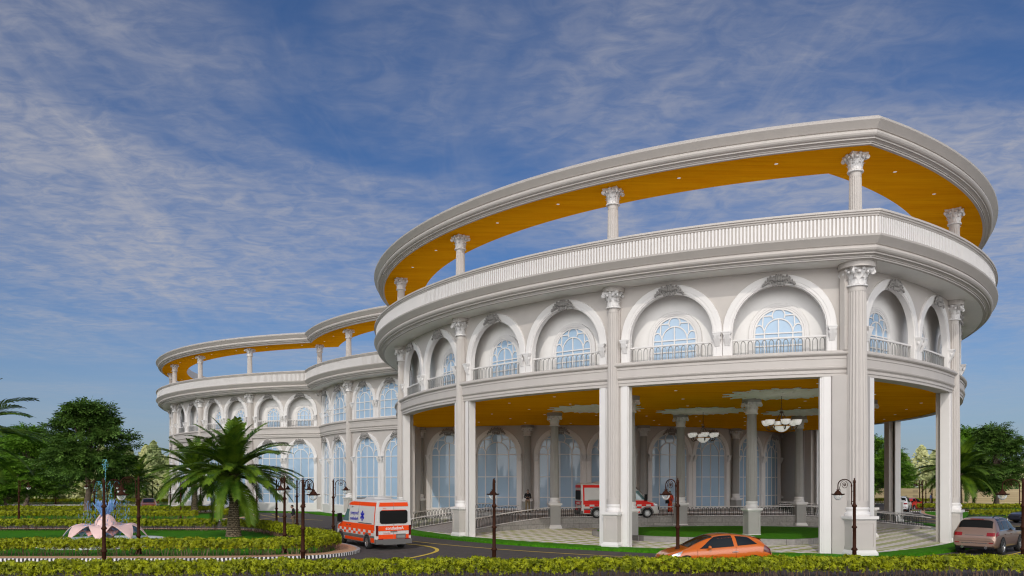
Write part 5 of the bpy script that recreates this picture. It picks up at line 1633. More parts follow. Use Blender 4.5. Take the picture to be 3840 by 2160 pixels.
SUVT = [(0,.40,.70,.80,.60,.45),(.05,.30,.85,.95,.80,.6),(.2,.26,.98,1.06,.90,.72),(.8,.26,1.06,1.14,.955,.72),(1.25,.26,1.10,1.17,.965,.70),(1.5,.26,1.11,1.30,.97,.66),(1.9,.26,1.11,1.58,.97,.68),(2.3,.26,1.115,1.71,.97,.69),(2.8,.26,1.12,1.76,.97,.69),(3.5,.26,1.13,1.75,.97,.69),(4.05,.27,1.13,1.72,.965,.68),(4.38,.29,1.12,1.60,.955,.68),(4.58,.31,1.10,1.32,.94,.72),(4.70,.34,1.02,1.12,.925,.78),(4.80,.38,.86,.94,.90,.76),(4.84,.42,.70,.80,.86,.7)]
def suv(x, y, hd, z, label, bodym, dark='carglass'):
    root = vehicle('sport_utility_car', x, y, hd, z, label, 'car')
    s = CarShell(SUVT); s.body(54).build('body', M[bodym], root)
    for sd in (1, -1):
        for nm, a0, b0, a1, b1 in (('front_window', 1.72, 2.62, 2.12, 2.60), ('rear_window', 2.72, 3.50, 2.70, 3.46), ('quarter_window', 3.58, 4.12, 3.54, 3.98)):
            mb = MB(); s.patch(mb, lambda q: a0+(a1-a0)*q, lambda q: b0+(b1-b0)*q, 6.15, 8.9, sd, .008); mb.build(nm, M['carglass'], root)
        mb = MB(); s.patch(mb, lambda q: 1.66, lambda q: 4.2, 6.02, 6.16, sd, .012, nk=1); mb.build('window_trim', M['chrome'], root)
        mb = MB(); s.patch(mb, lambda q: 4.40, lambda q: 4.735-.03*q, 4.6, 5.75, sd, .014); mb.build('tail_light', M['taillight'], root)
        mb = MB(); mb.box(1.80, 1.92, min(sd*1.0, sd*1.22), max(sd*1.0, sd*1.22), 1.08, 1.25); mb.build('door_mirror', M['black'], root)
        mb = MB(); mb.tube([(1.9, sd*.56, 1.76), (2.1, sd*.56, 1.80), (3.7, sd*.56, 1.80), (3.95, sd*.56, 1.74)], .022, 5); mb.build('roof_rail', M['black'], root)
        for xx in (2.60, 3.55):
            mb = MB(); mb.tube([(xx-.2, sd*.985, .95), (xx-.1, sd*1.0, .96), (xx-.02, sd*.985, .95)], .02, 5); mb.build('door_handle', M[bodym], root)
        for wx in (.95, 3.86):
            arch(root, s, wx, .39, sd); wheel(root, wx, sd*.875, .39, .25, sd, 5)
        mb = MB(); mb.box(1.4, 3.4, sd*.90-.06, sd*.90+.06, .26, .34); mb.build('side_step', M['black'], root)
        mb = MB(); mb.box(4.80, 4.865, sd*.72-.09, sd*.72+.09, .56, .605); mb.build('reflector', M['taillight'], root)
    mb = MB(); s.top(mb, 4.33, 4.60, 8.6, .010); mb.build('tailgate_window', M['black'], root)
    mb = MB(); s.top(mb, 1.40, 2.02, 8.9, .009); mb.build('windscreen', M['carglass'], root)
    # rear face furniture, tail lamps turn round the corner
    def rear_strip(name, y0, y1, z0, z1, xo, m, n=8):
        mb = MB(); rows = []
        for z in (z0, z1):
            rows.append([])
            for k in range(n+1):
                yy = y0+(y1-y0)*k/n
                # find x on the tail where the section holds this point
                xx = 4.84
                for q in range(60):
                    xt = 4.84 - q*.012; zu, zb, zt, hw, hr = lerpk(SUVT, xt)
                    lim = hw*.955 if z < zb else hr+(hw*.955-hr)*max(0, 1-(z-zb)/max(.02, zt-zb))
                    if zt >= z and lim >= abs(yy): xx = xt; break
                rows[-1].append((xx+xo, yy, z))
        mb.grid(rows, True); return mb.build(name, m, root)
    for sd in (1, -1): rear_strip('tail_lamp_wrap', sd*.52, sd*.86, .90, 1.06, .014, M['taillight'])
    rear_strip('plate_recess', -.40, .40, .92, .945, .012, M['cargrey'])
    rear_strip('tailgate_seam', -.70, .70, .66, .67, .012, M['black'])
    rear_strip('number_plate_bar', -.55, .55, .55, .58, .016, M['chrome'])
    mb = MB(); mb.box(4.40, 4.80, -.80, .80, .30, .46); mb.build('rear_valance', M['black'], root)
    for sd in (1, -1):
        mb = MB(); mb.lathe([(.07, 0), (.07, .14)], 12, M=Matrix.Translation((4.72, sd*.5, .36)) @ Matrix.Rotation(PI/2, 4, 'Y')); mb.build('exhaust', M['chrome'], root)
    mb = MB(); mb.box(4.30, 4.36, -.28, .28, 1.655, 1.685); mb.build('brake_light', M['taillight'], root)
    return root
hd = 44.0
c, s_ = math.cos(R(hd)), math.sin(R(hd))
# rear right wheel stands at (23.2, 37.6)
def from_rear_wheel(px, py, hd, wx, wy):
    c, s_ = math.cos(R(hd+180)), math.sin(R(hd+180))
    return px - (c*wx - s_*wy), py - (s_*wx + c*wy)
x, y = from_rear_wheel(23.15, 37.75, hd, 3.86, .855)
suv(x, y, hd, 0, 'bronze estate car seen from behind on the road at the right', 'bronzecar')
SALT = [(0,.36,.58,.64,.60,.4),(.08,.24,.66,.74,.78,.55),(.4,.18,.76,.84,.87,.68),(1.2,.17,.88,.95,.90,.66),(1.45,.17,.90,1.05,.905,.6),(1.9,.17,.91,1.32,.905,.6),(2.4,.17,.92,1.43,.905,.6),(3.0,.17,.93,1.41,.905,.6),(3.5,.17,.95,1.24,.90,.58),(3.9,.18,.97,1.04,.89,.62),(4.4,.22,.96,1.02,.85,.68),(4.6,.32,.80,.86,.76,.6)]
def saloon(x, y, hd, z, label, bodym):
    root = vehicle('saloon_car', x, y, hd, z, label, 'car')
    s = CarShell(SALT); s.body().build('body', M[bodym], root)
    for sd in (1, -1):
        mb = MB(); s.patch(mb, lambda q: 1.62+.32*q, lambda q: 2.5, 6.12, 9.0, sd); mb.build('front_window', M['tealglass'], root)
        mb = MB(); s.patch(mb, lambda q: 2.6, lambda q: 3.5-.25*q, 6.12, 9.0, sd); mb.build('rear_window', M['tealglass'], root)
        mb = MB(); s.patch(mb, lambda q: .12+.1*q, lambda q: .55+.1*q, 4.6, 6.1, sd, .01); mb.build('headlight', M['headlamp'], root)
        mb = MB(); s.patch(mb, lambda q: 4.3, lambda q: 4.55, 4.8, 6.0, sd, .01); mb.build('tail_light', M['taillight'], root)
        mb = MB(); mb.sphere((1.85, sd*1.0, 1.0), .07, .1, .07); mb.build('door_mirror', M[bodym], root)
        for wx in (.86, 3.6):
            arch(root, s, wx, .33, sd); wheel(root, wx, sd*.80, .33, .21, sd)
    mb = MB(); s.top(mb, 1.5, 2.0, 9.0, .009); mb.build('windscreen', M['tealglass'], root)
    mb = MB(); s.patch(mb, .03, .14, 3.0, 4.6, 1, .012); s.patch(mb, .03, .14, 3.0, 4.6, -1, .012); mb.build('grille', M['black'], root)
    return root
saloon(41.6, 66.0, 188, 0, 'dark navy car at the right edge facing left, only its nose in view', 'navycar')
saloon(sx(742, 86.5), 86.5, 183, 0, 'silver saloon half hidden by the palm trunk before the left wing', 'silvercar')
suv(45.2, 92.0, 58, 0, 'white estate car partly hidden behind the corner pillar', 'whitecar')
hatch(49.6, 97.0, 40, 0, 'orange red car beside the white one, seen between the right pillars', 'redcar')

# ---- ambulances
VAN = [(0,.42,.70,.76,.70,.5),(.05,.32,.86,.94,.86,.62),(.25,.28,1.02,1.10,.95,.70),(.75,.28,1.16,1.26,.985,.72),(1.0,.28,1.20,1.44,.99,.74),(1.5,.28,1.22,2.02,.99,.78),(1.85,.28,1.23,2.36,.99,.80),(2.2,.28,1.24,2.49,.99,.82),(3.0,.28,1.25,2.55,.99,.825),(5.0,.28,1.25,2.55,.99,.825),(5.80,.30,1.25,2.54,.985,.82),(5.90,.34,1.24,2.50,.965,.80)]
class VanShell(CarShell):
    def sec(s, x):
        zu, zb, zt, hw, hr = lerpk(s.T, x)
        zt = max(zt, zb+.02); h = zb-zu; g = zt-zb
        return [(0, zu), (hw*.9, zu), (hw*.98, zu+.08*h), (hw, zu+.35*h), (hw, zu+.62*h), (hw*1.0, zu+.85*h), (hw*.995, zb),
                (hr+(hw*.995-hr)*.82, zb+g*.40), (hr+(hw*.995-hr)*.52, zb+g*.72), (hr+(hw*.995-hr)*.22, zb+g*.90), (hr*.88, zb+g*.975), (hr*.45, zt), (0, zt+.01)]
    def kz(s, x, z):
        S = s.sec(x)
        for i in range(2, len(S)-1):
            if S[i][1] <= z <= S[i+1][1]: return i+(z-S[i][1])/max(1e-6, S[i+1][1]-S[i][1])
        return 2 if z < S[2][1] else len(S)-1.01
    def band(s, mb, x0, x1, z0, z1, side, off=.006, nx=10, nz=4, mi=0):
        rows = []
        for j in range(nz+1):
            row = []
            for i in range(nx+1):
                x = (x0[0]+(x0[1]-x0[0])*j/nz if isinstance(x0, tuple) else x0); xe = (x1[0]+(x1[1]-x1[0])*j/nz if isinstance(x1, tuple) else x1)
                xx = x+(xe-x)*i/nx; z = z0+(z1-z0)*j/nz
                row.append(s.pt(xx, s.kz(xx, z), side, off))
            rows.append(row)
        mb.grid(rows, True, mi)
def text_mesh(txt, size, m, name, parent, mtx, flipx=False, bold=.0):
    cu = bpy.data.curves.new(name, 'FONT'); cu.body = txt; cu.size = size; cu.align_x = 'CENTER'; cu.align_y = 'CENTER'; cu.extrude = .002; cu.offset = bold
    t = bpy.data.objects.new(name, cu); COL.objects.link(t)
    bpy.context.view_layer.update()
    me = bpy.data.meshes.new_from_object(t.evaluated_get(bpy.context.evaluated_depsgraph_get()))
    bpy.data.objects.remove(t); me.materials.clear(); me.materials.append(m)
    if flipx: me.transform(Matrix.Scale(-1, 4, (1,0,0)))
    me.transform(mtx)
    return mesh_obj(name, me, parent)
def star(mb, M4, r):
    for k in range(3):
        mb.box(-r*.17, r*.17, -r, r, 0, .004, M=M4 @ Matrix.Rotation(k*PI/3, 4, 'Z'))
        mb.box(-r*.25, r*.25, r*.55, r*.92, 0, .0038, M=M4 @ Matrix.Rotation(k*PI/3, 4, 'Z'))
        mb.box(-r*.25, r*.25, -r*.92, -r*.55, 0, .0038, M=M4 @ Matrix.Rotation(k*PI/3, 4, 'Z'))
def ambulance(x, y, hd, z, label, hue):
    root = vehicle('ambulance', x, y, hd, z, label, 'ambulance', None)
    H = M[hue]; s = VanShell(VAN); s.body(60).build('body', M['ambwhite'], root)
    for sd in (1, -1):
        mb = MB(); s.band(mb, .30, 5.70, .98, 1.27, sd, .006, 22); s.band(mb, 1.72, 5.72, 2.20, 2.40, sd, .006, 16)
        s.band(mb, 1.55, 4.30, .33, .52, sd, .007, 12); s.band(mb, 5.25, 5.72, .33, .60, sd, .007, 3)
        s.band(mb, 5.68, 5.78, .98, 2.40, sd, .007, 2, 10)
        mb.build('colour_stripe', H, root)
        mb = MB(); n = 15; w = (5.66-.36)/n
        for r_ in range(2):
            for k in range(n):
                if (k+r_) % 2: continue
                a = .36+k*w
                s.band(mb, a, a+w, .98-.135*(r_+1), .98-.135*r_-.004, sd, .0065, 3, 2)
        mb.build('checker_band', H, root)
        mb = MB(); s.band(mb, 1.35, 4.35, .53, .69, sd, .012, 12, 2); s.band(mb, 5.2, 5.74, .60, .70, sd, .012, 4, 2); mb.build('side_moulding', M['cargrey'], root)
        mb = MB(); s.band(mb, (1.12, 1.62), 2.12, 1.34, 1.98, sd, .008, 8); mb.build('cab_window', M['tealglass'], root)
        mb = MB(); mb.box(1.05, 1.22, min(sd*1.03, sd*1.24), max(sd*1.03, sd*1.24), 1.25, 1.72); mb.build('door_mirror', M['black'], root)
        for xx in (2.16, 3.5):
            mb = MB(); mb.tube([s.pt(xx, s.kz(xx, zz), sd, .003) for zz in (.55, .8, 1.1, 1.5, 1.9, 2.2, 2.42)], .008, 4); mb.build('door_seam', M['cargrey'], root)
        mb = MB(); mb.tube([(3.6, sd*.985, 1.31), (5.4, sd*.985, 1.31)], .028, 4); mb.build('door_track', M['cargrey'], root)
        for xx in (1.95, 2.36):
            mb = MB(); mb.tube([(xx-.11, sd*1.0, 1.14), (xx, sd*1.02, 1.145), (xx+.11, sd*1.0, 1.14)], .026, 5); mb.build('door_handle', M['chrome'], root)
        for wx in (.98, 4.78):
            arch(root, s, wx, .345, sd, rr=1.22); wheel(root, wx, sd*.895, .345, .24, sd, 14)
            mb = MB(); n = 18; rr = [.40, .50]
            rows = [[(wx+q*math.cos(PI*k/n), sd*1.004, max(.3, .345+q*math.sin(PI*k/n))) for k in range(n+1)] for q in rr]
            mb.grid(rows, False); mb.build('arch_trim', M['cargrey'], root)
        # lettering, mirror written as on the vehicle
        T = Matrix(((1,0,0,0),(0,0,-1,0),(0,1,0,0),(0,0,0,1)))     # text plane -> xz plane facing -y
        def side_m(xc, zc):
            yy = s.pt(xc, s.kz(xc, zc), 1)[1]+.012
            tilt = math.atan2(.99-.825, 1.3)*.55
            mt = Matrix.Translation((xc, -yy, zc)) @ Matrix.Rotation(-tilt, 4, 'X') @ T
            return mt if sd < 0 else Matrix.Scale(-1, 4, (0,1,0)) @ mt
        fl = True
        # nose lies at x=0; seen from outside the -y flank runs nose right, the +y flank nose left
        text_mesh('Emergency', .27, M['blueink'], 'lettering', root, side_m(2.95, 1.80), sd < 0)
        text_mesh('Ambulance', .27, M['blueink'], 'lettering', root, side_m(2.93, 1.50), sd < 0)
        text_mesh('9990', .13, M['greyink'], 'fleet_number', root, side_m(2.55, 2.10), sd < 0)
        mb = MB(); star(mb, side_m(4.1, 1.68), .27); mb.build('star_of_life', M['blueink'], root)
        mb = MB(); s.patch(mb, .10, .50, 4.6, 6.2, sd, .01); mb.build('headlight', M['headlamp'], root)
        mb = MB(); mb.box(5.84, 5.93, min(sd*.84, sd*.965), max(sd*.84, sd*.965), .72, 1.24); mb.build('tail_light', M['darktail'], root)
        mb = MB(); mb.box(5.93, 5.99, min(sd*.60, sd*.86), max(sd*.60, sd*.86), .53, .58); mb.build('reflector', M['taillight'], root)
    X = 5.915
    def plate(name, y0, y1, z0, z1, m, e=.006, xo=X):
        mb = MB(); mb.box(xo, xo+e, y0, y1, z0, z1); return mb.build(name, m, root)
    # rear doors follow the slightly narrower top
    for (z0, z1, h0, h1) in ((2.20, 2.40, .80, .76), (.96, 1.22, .83, .83), (.55, .78, .83, .83)):
        mb = MB(); mb.add([(X+.006, -h0, z0), (X+.006, h0, z0), (X+.006, h1, z1), (X+.006, -h1, z1)], [(0,1,2,3)]); mb.build('rear_stripe', H, root)
    mb = MB(); pl = [(-.76,1.40),(-.66,1.32),(.66,1.32),(.76,1.40),(.76,1.92),(.70,2.0),(-.70,2.0),(-.76,1.92)]
    mb.add([(X+.012, y, z) for y, z in pl], [tuple(range(8))]); mb.build('rear_window', M['black'], root)
    plate('window_lip', -.66, .66, 2.0, 2.025, H, .014)
    plate('door_gap', -.006, .006, .55, 2.42, M['greyink'], .010)
    plate('door_handle_bar', -.17, .17, .92, .955, M['cargrey'], .05)
    mb = MB(); mb.box(5.78, 5.98, -.99, .99, .30, .545); mb.box(5.80, 6.05, -.62, .62, .27, .33); mb.build('rear_bumper', M['cargrey'], root)
    mb = MB(); mb.box(5.92, 5.94, .13, .66, .56, .80); mb.build('plate_holder', M['cargrey'], root)
    mb = MB(); mb.box(5.94, 5.95, .18, .62, .60, .73); mb.build('number_plate', M['greyink'], root)
    # rear face seen from behind: +y is on the left when looking along the nose direction... text plane facing +x
    TR = Matrix.Translation((X+.014, 0, 0)) @ Matrix(((0,0,1,0),(1,0,0,0),(0,1,0,0),(0,0,0,1)))
    text_mesh('Ambulance', .22, M['whiteink'], 'lettering', root, Matrix.Translation((0, .05, 1.09)) @ TR, True, .004)
    text_mesh('5199', .09, M['redink'], 'fleet_number', root, Matrix.Translation((0, -.50, 2.10)) @ TR, True)
    text_mesh('EMERGENCY AMBULANCE\nSAVE LIVES EVERY DAY', .035, M['redink'], 'small_lettering', root, Matrix.Translation((0, -.38, .845)) @ TR, True)
    mb = MB(); s.top(mb, 1.08, 1.80, 8.6, .010); mb.build('windscreen', M['carglass'], root)
    # roof pod and light bar
    mb = MB(); rows = []
    for (f, h) in ((0, .0), (.06, .06), (.2, .10), (.8, .11), (.95, .07), (1, .0)):
        rows.append([(3.2+1.5*f, y, 2.55 + h*(1 if abs(y) < .5 else 0)) for y in (-.56, -.5, -.45, 0, .45, .5, .56)])
    rows = [[(p[0], p[1], p[2] if abs(p[1]) < .5 else 2.54) for p in r] for r in rows]
    mb.grid(rows, True); mb.build('roof_pod', M['ambwhite'], root)
    mb = MB(); mb.box(2.35, 2.62, -.62, .62, 2.52, 2.60); mb.tube([(2.5, .1, 2.6), (2.5, .1, 2.85)], .006, 4); mb.build('light_bar', M['cargrey'], root)
    mb = MB(); mb.box(-.02, .10, -.78, .78, .34, .56); mb.build('front_bumper', M['cargrey'], root)
    mb = MB(); s.patch(mb, .04, .16, 3.4, 5.2, 1, .012); s.patch(mb, .04, .16, 3.4, 5.2, -1, .012); mb.build('grille', M['black'], root)
    return root
def from_point(px, py, hd, lx, ly):
    c, s_ = math.cos(R(hd+180)), math.sin(R(hd+180))
    return px - (c*lx - s_*ly), py - (s_*lx + c*ly)
hdA = 122.0
x, y = from_point(-7.46, 40.95, hdA, 4.78, -.99)
ambulance(x, y, hdA, 0, 'white and orange ambulance driving away beside the fountain island', 'amborange')
hdB = 9.0
x, y = from_point(5.80, 59.4, hdB, 4.78, -.99)
ambulance(x, y, hdB, .80, 'red and white ambulance on the raised driveway under the porch', 'ambred')

# ------------------------------------------------------------ people
M['skin'] = mat('skin', (.40,.235,.165), .55, var=.04)
M['hair'] = mat('black_hair', (.012,.010,.009), .6, var=.1)
M['knit'] = mat('black_sweater', (.014,.014,.016), .85, var=.2, vscale=30)
M['khaki'] = mat('khaki_cloth', (.215,.165,.095), .8, var=.1, vscale=12)
M['shoe'] = mat('brown_shoe', (.06,.03,.018), .5, var=.1)
def skin_obj(name, verts, edges, radii, m, parent, root=0, sub=2):
    me = bpy.data.meshes.new(name); me.from_pydata(verts, edges, []); me.materials.append(m)
    o = mesh_obj(name, me, parent)
    md = o.modifiers.new('s', 'SKIN'); md.use_smooth_shade = True
    for i, r in enumerate(radii):
        sv = me.skin_vertices[0].data[i]; sv.radius = r if isinstance(r, tuple) else (r, r); sv.use_root = (i == root)
    ss = o.modifiers.new('d', 'SUBSURF'); ss.levels = sub; ss.render_levels = sub
    return o
def person(x, y, z, rz, label, h=1.76, hold='phone_near', top='knit', legs='khaki', pose='phone', hair='hair', robe=None):
    """stands facing local -y, head bowed over a phone in the right hand"""
    root = empty('person', (x, y, z), rz, label, 'person'); k = h/1.76; root.scale = (k, k, k)
    # continuous body: pelvis, spine, neck, head, limbs
    hx, hy, hz = .0, -.10, 1.62
    V = [(0,0,.95),(0,.01,1.12),(0,.015,1.32),(0,-.005,1.46),(0,-.045,1.53),(0,-.085,1.60),(0,-.10,1.68),(0,-.09,1.745)]
    E = [(i,i+1) for i in range(7)]; Rr = [(.155,.105),(.14,.10),(.165,.11),(.10,.075),(.052,.055),(.072,.085),(.078,.098),(.05,.06)]
    def add(p, r, par):
        V.append(p); Rr.append(r); E.append((par, len(V)-1)); return len(V)-1
    legs_j = {}
    for sd in (1, -1):
        a = add((sd*.10, 0, .88), .095, 0); b = add((sd*.115, -.015, .50), .062, a); b2 = add((sd*.12, .01, .32), .055, b); c = add((sd*.125, .02, .09), .038, b2); d = add((sd*.14, -.10, .035), (.042,.03), c); e = add((sd*.145, -.17, .025), (.035,.02), d)
    # right arm bent forward holding the phone, left arm supporting / hanging
    s1 = add((-.19, .01, 1.40), .062, 3); e1 = add((-.25, .02, 1.13), .044, s1); w1 = add((-.10, -.26, 1.17), .030, e1); h1 = add((-.07, -.34, 1.20), (.040,.018), w1)
    s2 = add((.19, .01, 1.40), .062, 3)
    if pose == 'phone2': e2 = add((.25, .0, 1.13), .044, s2); w2 = add((.08, -.24, 1.10), .030, e2); h2 = add((.02, -.29, 1.14), (.040,.018), w2)
    else: e2 = add((.235, .05, 1.14), .044, s2); w2 = add((.22, -.05, .92), .030, e2); h2 = add((.205, -.09, .83), (.038,.018), w2)
    skin_obj('body', V, E, Rr, M['skin'], root)
    # fingers of each hand, their own tapered chains rooted in the palm
    for hb, d0, up, nm in ((Vector(V[h1]), Vector((.25,-.75,.6)).normalized(), Vector((1,.2,0)).normalized(), 1), (Vector(V[h2]), (Vector((-.3,-.75,.5)) if pose == 'phone2' else Vector((-.05,-.25,-1))).normalized(), Vector((1,.2,0)).normalized() if pose == 'phone2' else Vector((0,1,0)), 2)):
        mb = MB()
        for q, (of, ln) in enumerate(((-.03,.062),(-.010,.072),(.011,.068),(.03,.052))):
            b = hb + up*of + d0*.02; nrm = d0.cross(up).normalized()
            mb.tube([b, b+d0*ln*.5, b+d0*ln*.85+nrm*.012, b+d0*ln*.95+nrm*.03], [.0095,.009,.0085,.006], 6)
        b = hb + up*(.032 if nm == 1 else -.034); mb.tube([b - d0*.03, b+up*(.02 if nm == 1 else -.02)+d0*.01, b+up*(.014 if nm == 1 else -.014)+d0*.045], [.011,.010,.007], 6)
        mb.build('fingers', M['skin'], root)
    # face
    mb = MB(); hc = Vector((0, -.10, 1.65)); mb.sphere((0,-.198,1.625), .013,.02,.022); 
    for sd in (1, -1): mb.sphere((sd*.083,-.085,1.645), .012,.025,.034)
    mb.build('nose_and_ears', M['skin'], root)
    mb = MB()
    for sd in (1, -1): mb.sphere((sd*.031,-.182,1.655), .013,.008,.007)
    mb.sphere((0,-.178,1.582), .026,.012,.006); mb.build('eyes_and_mouth', M['hair'], root)
    mb = MB(); rows = []
    for i in range(8):
        t = PI*.60*i/7
        rows.append([(.092*math.sin(t)*math.cos(a)*1.0, -.085+.108*math.sin(t)*math.sin(a)+.012, 1.665+.108*math.cos(t)) for a in [2*PI*j/16 for j in range(16)]])
    for r in rows[5:]:
        for j, p in enumerate(r):
            if p[1] < -.13: r[j] = (p[0]*.95, p[1]+.02, max(p[2], 1.70))
    mb.grid(rows, True, closeu=True); 
    mb.sphere((0,-.135,1.565), .05,.045,.035); mb.build('hair', M[hair], root)
    if robe is None:
        # sweater
        V2 = [(0,0,.93),(0,.008,1.12),(0,.012,1.32),(0,-.008,1.455),(0,-.03,1.50),(-.19,.01,1.40),(-.25,.02,1.13),(-.125,-.22,1.165),(.19,.01,1.40),tuple(V[e2]),tuple(Vector(V[e2]).lerp(Vector(V[w2]), .85))]
        E2 = [(0,1),(1,2),(2,3),(3,4),(3,5),(5,6),(6,7),(3,8),(8,9),(9,10)]
        R2 = [(.172,.122),(.158,.118),(.182,.128),(.118,.092),(.066,.066),.078,.060,.046,.078,.060,.046]
        skin_obj('sweater', V2, E2, R2, M[top], root)
        V3 = [(0,0,.94)]; E3 = []; R3 = [(.160,.112)]
        for sd in (1, -1):
            i = len(V3); V3 += [(sd*.10,0,.86),(sd*.115,-.012,.50),(sd*.12,.012,.30),(sd*.125,.02,.08)]; R3 += [.106,.080,.074,.062]
            E3 += [(0,i),(i,i+1),(i+1,i+2),(i+2,i+3)]
        skin_obj('trousers', V3, E3, R3, M[legs], root)
        for sd in (1, -1):
            mb = MB(); mb.sphere((sd*.14,-.07,.045), .055,.145,.05); mb.box(sd*.14-.05, sd*.14+.05, -.2, .06, 0, .02); mb.build('shoe', M['shoe'], root)
    else:
        mb = MB(); prof = [(.20,.06),(.19,.3),(.185,.6),(.175,.9),(.15,1.05),(.175,1.25),(.16,1.40),(.06,1.50)]
        rows = [[(r*math.cos(a)*1.05, .72*r*math.sin(a)*(1+.08*math.sin(a*7))+.0, z) for a in [2*PI*j/28 for j in range(28)]] for r, z in prof]
        mb.grid(rows, True, closeu=True); mb.build('long_dress', M[robe], root)
        V2 = [(0,.0,1.38),(-.19,.01,1.40),(-.25,.02,1.13),(-.12,-.23,1.165),(.19,.01,1.40),tuple(V[e2]),tuple(Vector(V[e2]).lerp(Vector(V[w2]), .85))]
        skin_obj('sleeves', V2, [(0,1),(1,2),(2,3),(0,4),(4,5),(5,6)], [.09,.075,.058,.05,.075,.058,.05], M[robe], root)
        for sd in (1, -1):
            mb = MB(); mb.sphere((sd*.11,-.09,.045), .05,.13,.045); mb.build('shoe', M['black'], root)
    return root, V[h1]
def phone(px, py, pz, rz, label):
    mb = MB(); mb.box(-.036,.036,-.075,.075,-.005,.005); mb.box(-.031,.031,-.068,.068,.005,.0062, 1)
    o = mb.build('phone', [M['black'], M['carglass']]); o.location = (px, py, pz); o.rotation_euler = (R(38), 0, rz)
    return tag(o, label, 'phone')
def with_phone(x, y, z, rz, label, plabel, **kw):
    root, hnd = person(x, y, z, rz, label, **kw)
    k = root.scale[0]; c, s_ = math.cos(rz), math.sin(rz); hx, hy, hz = hnd[0]*k+.015, (hnd[1]-.045)*k, (hnd[2]+.045)*k
    phone(x + c*hx - s_*hy, y + s_*hx + c*hy, z + hz, rz, plabel)
with_phone(sx(1099.7, 57.4), 57.4, 0, R(-82), 'man in black sweater and khaki trousers standing on the road between street lamps', 'small dark phone held by the man on the road')
with_phone(sx(1979, 64.2), 64.2, .95, R(8), 'man in a black sweater and khaki trousers leaning over his phone before the porch windows', 'phone in the hands of the man before the porch windows', h=1.84, pose='phone2')
def print_mat():
    m = bpy.data.materials.new('red_orange_print'); nt, N, L, B = nodes_of(m)
    tc = N.new('ShaderNodeTexCoord'); nz = N.new('ShaderNodeTexNoise'); nz.inputs['Scale'].default_value = 9; nz.inputs['Detail'].default_value = 3
    L.new(tc.outputs['Object'], nz.inputs['Vector']); cr = N.new('ShaderNodeValToRGB'); cr.color_ramp.interpolation = 'CONSTANT'
    cr.color_ramp.elements[0].color = (.02,.01,.01,1); cr.color_ramp.elements[1].position = .43; cr.color_ramp.elements[1].color = (.75,.05,.015,1)
    e = cr.color_ramp.elements.new(.58); e.color = (.80,.14,.01,1)
    L.new(nz.outputs['Fac'], cr.inputs[0]); L.new(cr.outputs[0], B.inputs['Base Color']); B.inputs['Roughness'].default_value = .8
    return m
M['print'] = print_mat()
M['bluecloth'] = mat('blue_check_cloth', (.12,.17,.30), .8, var=.3, vscale=20)
r_, hnd = person(sx(2513, 64.5), 64.5, .95, R(-25), 'woman in a red and orange printed dress with a black bag by the porch windows', h=1.72, robe='print')
mb = MB(); mb.frustum(.15,.06,-.16,.13,.05,.12); mb.tube([(-.1,0,.12),(-.06,0,.30),(.06,0,.30),(.1,0,.12)], .012, 5)
o = mb.build('handbag', M['black']); o.location = (sx(2502, 64.2), 64.2, .95+.88); tag(o, 'black bag on the arm of the woman in the red printed dress', 'bag')
person(sx(3490, 110), 110, 0, R(60), 'small distant person in a blue shirt at the edge of the right pillar', top='bluecloth', legs='khaki')
# ------------------------------------------------------------ sky, sun, camera
w = bpy.data.worlds.new('World'); SC.world = w; w.use_nodes = True
nt = w.node_tree; N, L = nt.nodes, nt.links
EL = 36.0; AZ = 195.0
sky = N.new('ShaderNodeTexSky'); sky.sky_type = 'NISHITA'; sky.sun_disc = False
sky.sun_elevation = R(EL); sky.sun_rotation = R(AZ); sky.altitude = 200; sky.air_density = 1.0; sky.dust_density = 1.2; sky.ozone_density = 2.5
tc = N.new('ShaderNodeTexCoord'); sx_ = N.new('ShaderNodeSeparateXYZ'); L.new(tc.outputs['Generated'], sx_.inputs[0])
def wm_(op, a, b=None, c=None):
    n = N.new('ShaderNodeMath'); n.operation = op
    for i, q in enumerate((a, b, c)):
        if q is None: continue
        if isinstance(q, (int, float)): n.inputs[i].default_value = q
        else: L.new(q, n.inputs[i])
    return n.outputs[0]
zz = wm_('MAXIMUM', wm_('ADD', sx_.outputs[2], .03), .02)
cx = wm_('DIVIDE', sx_.outputs[0], zz); cy = wm_('DIVIDE', sx_.outputs[1], zz)
cb = N.new('ShaderNodeCombineXYZ'); L.new(cx, cb.inputs[0]); L.new(cy, cb.inputs[1])
def cl_noise(scale, st, det, rough, rot=0, dist=0.0, at=(0, 0, 0)):
    mp = N.new('ShaderNodeMapping'); mp.inputs['Location'].default_value = at; mp.inputs['Scale'].default_value = st; mp.inputs['Rotation'].default_value = (0, 0, R(rot))
    L.new(cb.outputs[0], mp.inputs[0])
    n = N.new('ShaderNodeTexNoise'); n.inputs['Scale'].default_value = scale; n.inputs['Detail'].default_value = det; n.inputs['Roughness'].default_value = rough; n.inputs['Distortion'].default_value = dist
    L.new(mp.outputs[0], n.inputs['Vector']); return n.outputs['Fac']
def ramp(v, a, b, lo=0, hi=1):
    r = N.new('ShaderNodeMapRange'); r.interpolation_type = 'SMOOTHSTEP'
    r.inputs[1].default_value = a; r.inputs[2].default_value = b; r.inputs[3].default_value = lo; r.inputs[4].default_value = hi
    L.new(v, r.inputs[0]); return r.outputs[0]
veil = ramp(cl_noise(.62, (1, 1, 1), 5, .58, 47, .8, (3.3, 1.2, .7)), .33, .66)
ripple = ramp(cl_noise(10.0, (.85, 1.0, 1), 5, .62, 14, .9), .34, .68)
fine = ramp(cl_noise(26.0, (.5, 1.1, 1), 4, .6, 5, .4), .35, .72)
streak = ramp(cl_noise(1.0, (1.9, .45, 1), 6, .62, -52, .9, (5.2, .4, 1.3)), .50, .74)
